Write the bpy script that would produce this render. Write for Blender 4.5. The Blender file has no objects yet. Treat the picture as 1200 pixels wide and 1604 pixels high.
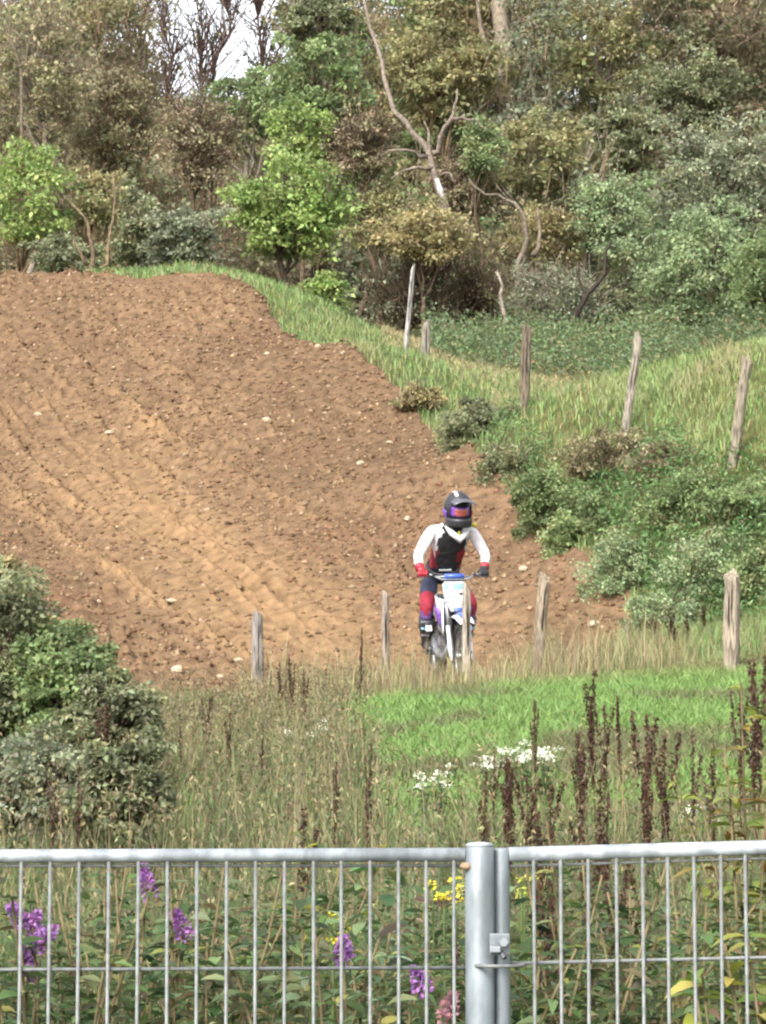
import bpy, math, random
import numpy as np
from mathutils import Vector, Matrix, Euler

rng = np.random.default_rng(7)
random.seed(7)
R = math.radians
S = bpy.context.scene
C = S.collection

# ------------------------------------------------------------------ camera, sky, sun, exposure
FPX = 4600.0                      # focal length in photo pixels (1200 x 1604)
EYE = 1.7
PITCH = math.atan((1300 - 802) / FPX)
cam = bpy.data.cameras.new('camera'); camo = bpy.data.objects.new('camera', cam); C.objects.link(camo)
cam.sensor_fit = 'VERTICAL'; cam.sensor_height = 36.0; cam.lens = 36.0 * FPX / 1604
cam.clip_start = 0.1; cam.clip_end = 2000
camo.location = (0, 0, EYE); camo.rotation_euler = (math.pi / 2 + PITCH, 0, 0)
S.camera = camo

SUN_EL, SUN_AZ = R(40), R(205)    # azimuth clockwise from +Y (behind the camera, to the left)
w = bpy.data.worlds.new('World'); S.world = w; w.use_nodes = True
nt = w.node_tree; nt.nodes.clear()
sky = nt.nodes.new('ShaderNodeTexSky'); sky.sky_type = 'NISHITA'; sky.sun_disc = False
sky.sun_elevation = SUN_EL; sky.sun_rotation = SUN_AZ; sky.air_density = 1.0; sky.dust_density = 4.0; sky.ozone_density = 1.0
hs = nt.nodes.new('ShaderNodeHueSaturation'); hs.inputs['Saturation'].default_value = 0.22   # cloud cover: nearly white sky
bg = nt.nodes.new('ShaderNodeBackground'); bg.inputs['Strength'].default_value = 0.15
wo = nt.nodes.new('ShaderNodeOutputWorld')
nt.links.new(sky.outputs[0], hs.inputs['Color']); nt.links.new(hs.outputs[0], bg.inputs['Color']); nt.links.new(bg.outputs[0], wo.inputs[0])
sl = bpy.data.lights.new('sun', 'SUN'); sl.energy = 1.5; sl.angle = R(20); sl.color = (1, 0.96, 0.9)
slo = bpy.data.objects.new('sun', sl); C.objects.link(slo)
sd = Vector((math.sin(SUN_AZ) * math.cos(SUN_EL), math.cos(SUN_AZ) * math.cos(SUN_EL), math.sin(SUN_EL)))
slo.rotation_euler = sd.to_track_quat('Z', 'Y').to_euler()
S.view_settings.view_transform = 'Standard'; S.view_settings.look = 'None'; S.view_settings.gamma = 1
S.view_settings.exposure = 1.66
S.view_settings.use_curve_mapping = False
S.render.engine = 'CYCLES'
S.cycles.max_bounces = 8; S.cycles.diffuse_bounces = 5; S.cycles.transmission_bounces = 5
S.cycles.pixel_filter_type = 'BLACKMAN_HARRIS'; S.cycles.filter_width = 2.3     # soft long-zoom picture

# ------------------------------------------------------------------ helpers
CP, SP = math.cos(PITCH), math.sin(PITCH)
def at(px, py, Y):
    """the point of the place seen at photo pixel (px, py) when it stands Y metres away"""
    u = (px - 600) / FPX; v = -(py - 802) / FPX
    s = Y / (CP - SP * v)
    return np.array([u * s, Y, EYE + (SP + CP * v) * s])
def mpp(Y): return Y / FPX

def lin(r, g, b):
    f = lambda c: ((c / 255 + 0.055) / 1.055) ** 2.4 if c > 10 else c / 255 / 12.92
    return np.array([f(r), f(g), f(b)])

ALB = dict(crown=1.08, woodland=1.0, bank_grass=.74, seed_head=.55, tall_grass=.68, dirt_track=.77, leaves=.72, undergrowth=.66, dry_grass=.8, flower_head=1.0, flower_spike=.95, pasture_grass=.88, verge_grass=.82, bank_weeds=.86, weed_belt=.80)   # bright petals and leaves against the darker soil and grass
def mesh_np(name, V, Fc, mats, col=None, smooth=False, parent=None, mi=None):
    V = np.asarray(V, np.float32); Fc = np.asarray(Fc, np.int32)
    me = bpy.data.meshes.new(name)
    n, (m, k) = len(V), Fc.shape
    me.vertices.add(n); me.vertices.foreach_set('co', V.ravel())
    me.loops.add(m * k); me.loops.foreach_set('vertex_index', Fc.ravel())
    me.polygons.add(m); me.polygons.foreach_set('loop_start', np.arange(0, m * k, k, dtype=np.int32))
    if smooth: me.polygons.foreach_set('use_smooth', np.ones(m, bool))
    me.update(calc_edges=True)
    if col is not None:
        a = me.color_attributes.new('Col', 'FLOAT_COLOR', 'POINT')
        c4 = np.ones((n, 4), np.float32); c4[:, :3] = np.clip(col * ALB.get(name, .71), 0, 1)
        a.data.foreach_set('color', c4.ravel())
    for mt in (mats if isinstance(mats, (list, tuple)) else [mats]): me.materials.append(mt)
    if mi is not None: me.polygons.foreach_set('material_index', np.asarray(mi, np.int32))
    o = bpy.data.objects.new(name, me); C.objects.link(o)
    if parent: o.parent = parent
    return o

def tag(o, label=None, cat=None, group=None, kind=None):
    if label: o['label'] = label
    if cat: o['category'] = cat
    if group: o['group'] = group
    if kind: o['kind'] = kind
    return o
def empty(name, loc=(0, 0, 0), rot=(0, 0, 0)):
    o = bpy.data.objects.new(name, None); C.objects.link(o); o.location = loc; o.rotation_euler = rot
    o.empty_display_size = 0.1
    return o
def copy_tree(o, parent=None):
    c = o.copy(); C.objects.link(c); c.parent = parent
    for ch in o.children: copy_tree(ch, c)
    return c

class MB:
    """collects solid shapes in one mesh"""
    def __init__(s): s.v = []; s.f = []; s.c = []
    def add(s, vs, fs, col=None):
        b = len(s.v); s.v += [tuple(map(float, p)) for p in vs]; s.f += [tuple(b + i for i in q) for q in fs]
        s.c += [tuple(col) if col is not None else (1, 1, 1)] * len(vs); return s
    def tube(s, pts, rad, n=8, col=None, cap=True, squash=1.0):
        pts = [Vector(map(float, p)) for p in pts]; m = len(pts)
        rad = [rad] * m if np.isscalar(rad) else list(rad)
        t0 = (pts[1] - pts[0]).normalized()
        up = Vector((0, 0, 1)) if abs(t0.z) < .9 else Vector((1, 0, 0))
        x = t0.cross(up).normalized(); vs = []
        for i, p in enumerate(pts):
            t = (pts[min(i + 1, m - 1)] - pts[max(i - 1, 0)])
            t = t.normalized() if t.length > 1e-9 else t0
            x = (x - t * x.dot(t)).normalized(); y = t.cross(x)
            for k in range(n):
                a = 2 * math.pi * k / n
                vs.append(p + (x * math.cos(a) + y * math.sin(a) * squash) * rad[i])
        fs = [(i * n + k, i * n + (k + 1) % n, (i + 1) * n + (k + 1) % n, (i + 1) * n + k) for i in range(m - 1) for k in range(n)]
        if cap: fs += [tuple(range(n - 1, -1, -1)), tuple((m - 1) * n + k for k in range(n))]
        return s.add(vs, fs, col)
    def box(s, c, d, rot=None, taper=1.0, col=None):
        c = Vector(map(float, c)); M = Euler(rot).to_matrix() if rot else Matrix.Identity(3); vs = []
        for z in (-1, 1):
            k = taper if z > 0 else 1
            for (x, y) in ((-1, -1), (1, -1), (1, 1), (-1, 1)):
                vs.append(c + M @ Vector((x * d[0] / 2 * k, y * d[1] / 2 * k, z * d[2] / 2)))
        return s.add(vs, [(3, 2, 1, 0), (4, 5, 6, 7), (0, 1, 5, 4), (1, 2, 6, 5), (2, 3, 7, 6), (3, 0, 4, 7)], col)
    def torus(s, c, axis, Rm, r, n=36, m=8, col=None, sx=1.0):
        c = Vector(c); ax = Vector(axis).normalized(); u = ax.orthogonal().normalized(); v = ax.cross(u); vs = []
        for i in range(n):
            a = 2 * math.pi * i / n; d = u * math.cos(a) + v * math.sin(a)
            for j in range(m):
                b = 2 * math.pi * j / m
                vs.append(c + d * (Rm + r * math.cos(b)) + ax * r * sx * math.sin(b))
        return s.add(vs, [(i * m + j, ((i + 1) % n) * m + j, ((i + 1) % n) * m + (j + 1) % m, i * m + (j + 1) % m) for i in range(n) for j in range(m)], col)
    def ell(s, c, r, n=16, m=10, rot=None, keep=None, col=None, fn=None):
        c = Vector(c); M = Euler(rot).to_matrix() if rot else Matrix.Identity(3); vs = []; loc = []
        for i in range(m + 1):
            th = math.pi * i / m
            for k in range(n):
                a = 2 * math.pi * k / n
                q = Vector((math.sin(th) * math.cos(a), math.sin(th) * math.sin(a), math.cos(th)))
                loc.append(q); p = Vector((q.x * r[0], q.y * r[1], q.z * r[2]))
                if fn: p = fn(q, p)
                vs.append(c + M @ p)
        fs = []
        for i in range(m):
            for k in range(n):
                f = (i * n + k, (i + 1) * n + k, (i + 1) * n + (k + 1) % n, i * n + (k + 1) % n)
                if keep is None or keep(sum((loc[j] for j in f), Vector()) / 4): fs.append(f)
        return s.add(vs, fs, col)
    def sheet(s, grid, th):
        """grid: rows of points; gives a slab of thickness th along the sheet normal"""
        g = [[Vector(map(float, p)) for p in r] for r in grid]; a, b = len(g), len(g[0]); top = []; bot = []
        for i in range(a):
            for j in range(b):
                du = g[min(i + 1, a - 1)][j] - g[max(i - 1, 0)][j]; dv = g[i][min(j + 1, b - 1)] - g[i][max(j - 1, 0)]
                n = du.cross(dv); n = n.normalized() if n.length > 1e-12 else Vector((0, 0, 1))
                top.append(g[i][j] + n * th / 2); bot.append(g[i][j] - n * th / 2)
        N = a * b; fs = []
        for i in range(a - 1):
            for j in range(b - 1):
                q = (i * b + j, (i + 1) * b + j, (i + 1) * b + j + 1, i * b + j + 1)
                fs += [q, tuple(N + k for k in reversed(q))]
        ring = [j for j in range(b)] + [i * b + b - 1 for i in range(1, a)] + [(a - 1) * b + j for j in range(b - 2, -1, -1)] + [i * b for i in range(a - 2, 0, -1)]
        for k in range(len(ring)):
            p, q = ring[k], ring[(k + 1) % len(ring)]
            fs.append((p, q, N + q, N + p))
        return s.add(top + bot, fs)
    def build(s, name, mat, parent=None, smooth=True, bevel=0, sub=0):
        me = bpy.data.meshes.new(name); me.from_pydata(s.v, [], s.f)
        for mt in (mat if isinstance(mat, (list, tuple)) else [mat]): me.materials.append(mt)
        if smooth: me.polygons.foreach_set('use_smooth', [True] * len(me.polygons))
        a = me.color_attributes.new('Col', 'FLOAT_COLOR', 'POINT')
        c4 = np.ones((len(s.v), 4), np.float32); c4[:, :3] = np.array(s.c) * (1 if 'stone' in name else .85 if 'post' in name else .71); a.data.foreach_set('color', c4.ravel())
        me.update()
        o = bpy.data.objects.new(name, me); C.objects.link(o)
        if parent: o.parent = parent
        if bevel:
            md = o.modifiers.new('bevel', 'BEVEL'); md.width = bevel; md.segments = 2; md.limit_method = 'ANGLE'; md.angle_limit = R(40)
        if sub:
            md = o.modifiers.new('sub', 'SUBSURF'); md.levels = md.render_levels = sub
        return o

# numpy lattice noise
def vnoise(x, y, scale, seed, oct=1, gain=.5):
    out = 0; amp = 1; tot = 0
    for o in range(oct):
        L = np.random.default_rng(seed + o * 17).random((256, 256)) * 2 - 1
        X = x / scale * 2 ** o + 1000.3; Y = y / scale * 2 ** o + 1000.7
        i = np.floor(X).astype(int); j = np.floor(Y).astype(int); a = X - i; b = Y - j
        a = a * a * (3 - 2 * a); b = b * b * (3 - 2 * b)
        g = lambda p, q: L[p % 256, q % 256]
        out = out + amp * ((g(i, j) * (1 - a) + g(i + 1, j) * a) * (1 - b) + (g(i, j + 1) * (1 - a) + g(i + 1, j + 1) * a) * b)
        tot += amp; amp *= gain
    return out / tot

# ------------------------------------------------------------------ materials
def mat(name, color=(.5, .5, .5), rough=.6, metal=0, noise=0, nscale=20, bump=0, bscale=60, attr=False, spec=.5, coat=0, stretch=None, col2=None, nrange=(.4, .6)):
    m = bpy.data.materials.new(name); m.use_nodes = True; t = m.node_tree; b = t.nodes['Principled BSDF']
    b.inputs['Roughness'].default_value = rough; b.inputs['Metallic'].default_value = metal
    b.inputs['Specular IOR Level'].default_value = spec; b.inputs['Coat Weight'].default_value = coat
    tc = t.nodes.new('ShaderNodeTexCoord'); src = tc.outputs['Object']
    if stretch:
        mp = t.nodes.new('ShaderNodeMapping'); mp.inputs['Scale'].default_value = stretch
        t.links.new(src, mp.inputs[0]); src = mp.outputs[0]
    cs = None
    if attr:
        a = t.nodes.new('ShaderNodeAttribute'); a.attribute_name = 'Col'; cs = a.outputs['Color']
    if noise or col2 is not None:
        n = t.nodes.new('ShaderNodeTexNoise'); n.inputs['Scale'].default_value = nscale; n.inputs['Detail'].default_value = 6
        t.links.new(src, n.inputs['Vector'])
        mr = t.nodes.new('ShaderNodeMapRange'); mr.inputs[1].default_value, mr.inputs[2].default_value = nrange
        t.links.new(n.outputs[0], mr.inputs[0])
        mx = t.nodes.new('ShaderNodeMix'); mx.data_type = 'RGBA'
        if col2 is None:
            mx.blend_type = 'MULTIPLY'; mx.inputs[7].default_value = (1 - noise,) * 3 + (1,)
        else: mx.inputs[7].default_value = (*col2, 1)
        t.links.new(mr.outputs[0], mx.inputs[0])
        if cs: t.links.new(cs, mx.inputs[6])
        else: mx.inputs[6].default_value = (*color, 1)
        cs = mx.outputs[2]
    if cs: t.links.new(cs, b.inputs['Base Color'])
    else: b.inputs['Base Color'].default_value = (*color, 1)
    if bump:
        n = t.nodes.new('ShaderNodeTexNoise'); n.inputs['Scale'].default_value = bscale; n.inputs['Detail'].default_value = 5
        t.links.new(src, n.inputs['Vector'])
        bp = t.nodes.new('ShaderNodeBump'); bp.inputs['Strength'].default_value = bump; bp.inputs['Distance'].default_value = .02
        t.links.new(n.outputs[0], bp.inputs['Height']); t.links.new(bp.outputs[0], b.inputs['Normal'])
    return m
def leaf_mat(name, trans=.35, rough=.55):
    m = bpy.data.materials.new(name); m.use_nodes = True; t = m.node_tree; b = t.nodes['Principled BSDF']; out = t.nodes['Material Output']
    a = t.nodes.new('ShaderNodeAttribute'); a.attribute_name = 'Col'
    b.inputs['Roughness'].default_value = rough; b.inputs['Specular IOR Level'].default_value = .35
    tr = t.nodes.new('ShaderNodeBsdfTranslucent'); mx = t.nodes.new('ShaderNodeMixShader'); mx.inputs[0].default_value = trans
    n = t.nodes.new('ShaderNodeTexNoise'); n.inputs['Scale'].default_value = 9; n.inputs['Detail'].default_value = 3
    tc = t.nodes.new('ShaderNodeTexCoord'); t.links.new(tc.outputs['Object'], n.inputs['Vector'])
    h = t.nodes.new('ShaderNodeHueSaturation'); mr = t.nodes.new('ShaderNodeMapRange')
    mr.inputs[1].default_value, mr.inputs[2].default_value, mr.inputs[3].default_value, mr.inputs[4].default_value = .3, .7, .8, 1.2
    t.links.new(n.outputs[0], mr.inputs[0]); t.links.new(mr.outputs[0], h.inputs['Value']); t.links.new(a.outputs['Color'], h.inputs['Color'])
    t.links.new(h.outputs[0], b.inputs['Base Color']); t.links.new(h.outputs[0], tr.inputs['Color'])
    t.links.new(b.outputs[0], mx.inputs[1]); t.links.new(tr.outputs[0], mx.inputs[2]); t.links.new(mx.outputs[0], out.inputs[0])
    return m
M = {}
M['leaf'] = leaf_mat('leaf', .45); M['grass'] = leaf_mat('grass_blade', .3, .6); M['petal'] = leaf_mat('petal', .3, .7)
M['bark'] = mat('bark', attr=True, rough=.9, noise=.5, nscale=14, bump=.6, bscale=25, spec=.2)
M['ground'] = mat('turf_soil', attr=True, rough=.95, noise=.45, nscale=3, bump=.8, bscale=18, spec=.15)
M['dirt'] = mat('dry_earth', attr=True, rough=.95, noise=.42, nscale=6.5, bump=1.0, bscale=22, spec=.12, nrange=(.35, .65))
M['stone'] = mat('limestone', attr=True, rough=.85, noise=.3, nscale=20, bump=.4, bscale=40, spec=.2)
M['post'] = mat('weathered_wood', attr=True, rough=.9, noise=.6, nscale=9, stretch=(6, 6, .8), bump=.8, bscale=14, spec=.2, nrange=(.42, .62))

# ------------------------------------------------------------------ terrain
ctrl = []
def cpx(px, py, Y): ctrl.append(at(px, py, Y))
def cw(x, Y, z): ctrl.append(np.array([x, Y, z], float))
for x in (-6, -2, 0, 2, 6): cw(x, -8, 0); cw(x, 0, 0); cw(x, 4, 0.0); cw(x, 6, .08); cw(x, 8, .4); cw(x, 10, .78)
for x in (-3, 0, 3): cw(x, 13, 1.25 + .03 * x); cw(x, 16, 1.72 + .03 * x)
cpx(900, 1190, 18.5); cpx(650, 1180, 19.5); cpx(1180, 1190, 18.5); cpx(900, 1120, 21.5); cpx(1200, 1110, 21.5)
cpx(300, 1225, 19); cpx(300, 1165, 22.5); cpx(100, 1220, 19); cpx(0, 1150, 23); cpx(620, 1120, 22)
cpx(848, 1076, 25); cpx(1147, 1062, 24); cpx(403, 1108, 25); cpx(603, 1088, 25.6); cpx(730, 1085, 25.4); cpx(1000, 1064, 24.5)
cpx(600, 1084, 26.5); cpx(760, 1078, 26.8); cpx(240, 1104, 26.5); cpx(0, 1040, 28.5); cpx(950, 1030, 27.5); cpx(1000, 990, 30)
cpx(0, 870, 36); cpx(240, 1000, 31.5); cpx(300, 700, 42); cpx(100, 700, 43); cpx(0, 560, 48.5); cpx(300, 560, 46.5); cpx(500, 700, 40.5)
cpx(0, 436, 52.5); cpx(215, 438, 52.2); cpx(400, 452, 50.5); cpx(560, 543, 45.5); cpx(720, 705, 39); cpx(850, 850, 34.3); cpx(550, 880, 34.5)
cw(-8, 53, 11.5); cw(-9, 44, 8.4); cw(-8, 36, 5.3); cw(-7, 28, 3.2)
cw(-6, 57, 11.6); cw(-2, 57, 11.55); cw(-6, 64, 12.0); cw(-1.5, 64, 12.1)
cpx(300, 420, 53); cpx(450, 478, 50.3); cpx(620, 565, 46.5); cpx(667, 566, 46); cpx(820, 642, 38.5); cpx(990, 672, 34.5); cpx(1160, 716, 31.5); cpx(740, 640, 41.5)
cpx(1150, 985, 29); cpx(1180, 770, 31); cpx(1000, 760, 33.2); cpx(850, 700, 36.5); cpx(1080, 860, 30.8); cpx(930, 820, 33)
cpx(1000, 625, 44); cpx(1180, 640, 42); cpx(900, 590, 52); cpx(1150, 585, 54); cpx(750, 575, 53); cpx(700, 548, 68); cpx(1000, 552, 70); cpx(1200, 555, 70)
for x in (-12, -4, 4, 12): cw(x, 80, 15.8); cw(x, 95, 21); cw(x, 118, 31); cw(x, 150, 36)
for x in (-45, 45): cw(x, -10, 0); cw(x, 10, .8); cw(x, 25, 3); cw(x, 45, 9); cw(x, 70, 13); cw(x, 95, 20); cw(x, 118, 29); cw(x, 150, 35)
for x in (-18, 18): cw(x, 5, 0); cw(x, 14, 1.5); cw(x, 25, 3.2)
cw(14, 33, 5.6); cw(14, 45, 7.9); cw(14, 60, 10.6); cpx(1210, 622, 46); cpx(1230, 602, 50); cpx(1180, 572, 62); cpx(1300, 600, 52); cpx(900, 612, 47)
ctrl = np.array(ctrl); NP_ = len(ctrl)
def U(r2): return .5 * r2 * np.log(r2 + 1e-9)
XY = ctrl[:, :2]; D2 = ((XY[:, None] - XY[None]) ** 2).sum(-1)
A = np.zeros((NP_ + 3, NP_ + 3)); A[:NP_, :NP_] = U(D2) + np.eye(NP_) * .05
A[:NP_, NP_] = 1; A[:NP_, NP_ + 1:] = XY; A[NP_, :NP_] = 1; A[NP_ + 1:, :NP_] = XY.T
coef = np.linalg.solve(A, np.r_[ctrl[:, 2], 0, 0, 0])
GX = np.arange(-60, 60.01, .25); GY = np.arange(-10, 170.01, .25)
HG = np.zeros((len(GY), len(GX)))
for i, y in enumerate(GY):
    d2 = (GX[:, None] - XY[None, :, 0]) ** 2 + (y - XY[None, :, 1]) ** 2
    HG[i] = U(d2) @ coef[:NP_] + coef[NP_] + coef[NP_ + 1] * GX + coef[NP_ + 2] * y
def H(x, y):
    x = np.asarray(x, float); y = np.asarray(y, float)
    a = np.clip((x + 60) / .25, 0, len(GX) - 1.001); b = np.clip((y + 10) / .25, 0, len(GY) - 1.001)
    i = a.astype(int); j = b.astype(int); a = a - i; b = b - j
    return (HG[j, i] * (1 - a) + HG[j, i + 1] * a) * (1 - b) + (HG[j + 1, i] * (1 - a) + HG[j + 1, i + 1] * a) * b

# dirt track outline on the ground
poly_px = [(0, 434, 53), (120, 434, 53), (215, 438, 52.2), (330, 444, 51.4), (400, 455, 50.2), (470, 495, 47.6), (560, 546, 45.3), (640, 628, 42), (720, 706, 39),
           (780, 775, 36.8), (850, 852, 34.4), (930, 926, 32), (1000, 986, 30), (1005, 1030, 27.9), (930, 1056, 26.6), (850, 1070, 25.9), (600, 1086, 26), (400, 1100, 26), (240, 1106, 26.2), (100, 1085, 26.8)]
poly = [tuple(at(*p)[:2]) for p in poly_px] + [(-5, 27), (-11, 30), (-12, 45), (-12, 60), (-8, 62), (-4.6, 60)]
poly = np.array(poly)
def dirt_sd(x, y):
    """signed distance to the dirt outline, positive inside"""
    x = np.asarray(x, float); y = np.asarray(y, float)
    d = np.full(x.shape, 1e9); ins = np.zeros(x.shape, bool); n = len(poly)
    for i in range(n):
        ax, ay = poly[i]; bx, by = poly[(i + 1) % n]
        t = np.clip(((x - ax) * (bx - ax) + (y - ay) * (by - ay)) / ((bx - ax) ** 2 + (by - ay) ** 2), 0, 1)
        d = np.minimum(d, np.hypot(x - ax - t * (bx - ax), y - ay - t * (by - ay)))
        c = ((ay > y) != (by > y)) & (x < (bx - ax) * (y - ay) / (by - ay + 1e-12) + ax)
        ins ^= c
    return np.where(ins, d, -d) + vnoise(x, y, .8, 5, 3) * .2

gx = np.r_[np.linspace(-60, -10, 40)[:-1], np.arange(-10, 10, .2), np.linspace(10, 60, 40)]
gy = np.r_[np.linspace(-10, 4, 20)[:-1], np.arange(4, 62, .2), np.linspace(62, 170, 90)]
X, Yg = np.meshgrid(gx, gy); sdg = dirt_sd(X, Yg)
Z = H(X, Yg) + vnoise(X, Yg, 1.2, 11, 3) * .05 - np.clip(sdg + .12, 0, .3) * .8
nx, ny = len(gx), len(gy)
idx = np.arange(nx * ny).reshape(ny, nx)
quads = np.stack([idx[:-1, :-1], idx[:-1, 1:], idx[1:, 1:], idx[1:, :-1]], -1).reshape(-1, 4)
n1 = vnoise(X, Yg, 2.2, 21, 3)[..., None] * .5 + .5
gcol = (lin(74, 88, 44) * (1 - n1) + lin(112, 104, 66) * n1)
forest = np.clip((Yg - 62) / 8, 0, 1)[..., None]
gcol = gcol * (1 - forest) + (lin(84, 76, 52) * (1 - n1) + lin(72, 82, 44) * n1) * forest
ground = mesh_np('ground', np.stack([X, Yg, Z], -1).reshape(-1, 3), quads, M['ground'], gcol.reshape(-1, 3), smooth=True)
tag(ground, 'grassy hillside ground rising from the mesh fence to the wood', 'ground', kind='structure')

# dirt track: fine sheet with ruts and clods
dx = np.arange(-11, 4.2, .036); dy = np.r_[np.arange(25, 54, .052), np.arange(54, 62, .3)]
X, Yd = np.meshgrid(dx, dy); sd_ = dirt_sd(X, Yd)
pA, pB = at(40, 455, 51)[:2], at(800, 1010, 30.5)[:2]
dr = (pB - pA) / np.linalg.norm(pB - pA); nr = np.array([dr[1], -dr[0]])
def dirt_detail(x, y):
    """relief and share of dry packed soil"""
    al = (x - pA[0]) * dr[0] + (y - pA[1]) * dr[1]
    s = (x - pA[0]) * nr[0] + (y - pA[1]) * nr[1] + .05 * vnoise(al, al * 0, 7, 31) + .025 * vnoise(x, y, 1.4, 33)
    ruts = 0; packed = 0
    r2 = np.random.default_rng(3)
    for k in range(44):
        c = r2.uniform(-1.2, 4.6); wd = .032 + .07 * r2.random() ** 2.5; dep = wd * r2.uniform(1.1, 2.0)
        a0 = r2.uniform(-4, 14); ln = r2.uniform(5, 14)
        e = np.clip((al - a0) / 1.5, 0, 1) * np.clip((a0 + ln - al) / 1.5, 0, 1)
        e = e * np.clip(.85 + .9 * vnoise(al, al * 0 + k, 2.2, 41, 2), 0, 1)
        tilt = (al - 10) * r2.uniform(-.03, .03)
        g = np.exp(-((s - c - tilt) / wd) ** 2); g2 = np.exp(-((s - c - tilt - wd * 2.0) / (wd * 1.1)) ** 2)
        ruts = ruts + e * dep * (-g + .7 * g2); packed = packed + e * g2 * .9
    band = np.exp(-((s - 1.0 - .03 * al) / 1.2) ** 2)
    rough = 1 - .72 * band * np.clip((al - 6) / 8, 0, 1)
    clod = vnoise(x, y, .17, 51, 2, .6) + .5 * vnoise(x, y, .5, 59, 2); clod = np.sign(clod) * np.abs(clod) ** 1.2
    patch = vnoise(x, y, 2.4, 57, 3)
    z = ruts + rough * (.15 * clod + .06 * vnoise(x, y, .9, 53, 2)) * (.75 + .5 * patch)
    return z, packed, band * np.clip((al - 4) / 10, 0, 1), patch, clod
dz, packed, band, patch, clod = dirt_detail(X, Yd)
Z = H(X, Yd) + .05 + dz * np.clip((sd_ + .1) / .4, 0, 1) + vnoise(X, Yd, 1.2, 11, 3) * .05 - np.clip(-sd_ + .05, 0, .6) * .7
t1 = np.clip(.5 + .9 * patch, 0, 1)[..., None]
dcol = lin(108, 87, 67) * (1 - t1) + lin(128, 103, 78) * t1
bp_ = np.clip(band * .75 + packed * .5, 0, 1)[..., None]
dcol = dcol * (1 - bp_) + lin(148, 119, 87) * bp_
red = np.clip(vnoise(X, Yd, 3.1, 63, 2) * 2 - .5, 0, 1)[..., None] * .5
dcol = dcol * (1 - red) + lin(118, 88, 68) * red
nx, ny = len(dx), len(dy); idx = np.arange(nx * ny).reshape(ny, nx)
quads = np.stack([idx[:-1, :-1], idx[:-1, 1:], idx[1:, 1:], idx[1:, :-1]], -1)
keep = (sd_[:-1, :-1] > -.35)
used, inv = np.unique(quads[keep].ravel(), return_inverse=True)
dirt = mesh_np('dirt_track', np.stack([X, Yd, Z], -1).reshape(-1, 3)[used], inv.reshape(-1, 4), M['dirt'], dcol.reshape(-1, 3)[used], smooth=True)
tag(dirt, 'bare brown dirt slope of the motocross track with tyre ruts', 'dirt track', kind='structure')
def HD(x, y):
    z = dirt_detail(np.atleast_1d(np.asarray(x, float)), np.atleast_1d(np.asarray(y, float)))[0]
    return H(x, y) + .05 + z + vnoise(np.atleast_1d(x), np.atleast_1d(y), 1.2, 11, 3) * .05

# ------------------------------------------------------------------ vegetation generators (numpy)
def unit(v): return v / (np.linalg.norm(v, axis=-1, keepdims=True) + 1e-9)
def jitter_col(base, n, val=.25, hue=.12, rs=rng):
    base = np.atleast_2d(base); c = np.repeat(base, n, 0) if len(base) == 1 else base
    v = 1 + rs.normal(0, val, (n, 1)); h = 1 + rs.normal(0, hue, (n, 3))
    return np.clip(c * np.clip(v, .35, 1.9) * np.clip(h, .6, 1.5), .004, .9)
def leaf_geo(P, d, nrm, L, Wd, col, droop=.2):
    """simple leaf: pointed folded blade, 4 vertices"""
    n = len(P); d = unit(d); side = unit(np.cross(d, nrm)); up = np.cross(side, d)
    L = np.broadcast_to(np.asarray(L, float).reshape(-1, 1), (n, 1)); Wd = np.broadcast_to(np.asarray(Wd, float).reshape(-1, 1), (n, 1))
    v0 = P; v1 = P + d * L * .45 + side * Wd * .5 + up * L * .05; v2 = P + d * L - np.array([0, 0, 1]) * L * droop; v3 = P + d * L * .45 - side * Wd * .5 + up * L * .05
    V = np.stack([v0, v1, v2, v3], 1).reshape(-1, 3); b = np.arange(n)[:, None] * 4
    T = np.concatenate([b + np.array([[0, 1, 2]]), b + np.array([[0, 2, 3]])], 1).reshape(-1, 3)
    return V, T, np.repeat(col, 4, 0)
def big_leaf_geo(P, d, nrm, L, Wd, col, droop=.35):
    """long leaf in five steps, arched, with a channel along the midrib"""
    n = len(P); d = unit(d); side = unit(np.cross(d, nrm)); up = np.cross(side, d)
    L = np.broadcast_to(np.asarray(L, float).reshape(-1, 1), (n, 1)); Wd = np.broadcast_to(np.asarray(Wd, float).reshape(-1, 1), (n, 1))
    prof = [(0, .12), (.22, .75), (.5, 1.), (.78, .62), (1., .03)]; rows = []
    for t, wq in prof:
        c = P + d * L * t - np.array([0, 0, 1]) * L * droop * t * t
        rows += [c - side * Wd * .5 * wq + up * Wd * .16 * wq, c, c + side * Wd * .5 * wq + up * Wd * .16 * wq]
    V = np.stack(rows, 1).reshape(-1, 3); b = np.arange(n)[:, None] * 15; fs = []
    for i in range(4):
        for j in (0, 1):
            a = i * 3 + j; fs += [[a, a + 1, a + 4], [a, a + 4, a + 3]]
    T = (b[:, :, None] + np.array(fs)[None]).reshape(-1, 3)
    return V, T, np.repeat(col, 15, 0)
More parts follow.
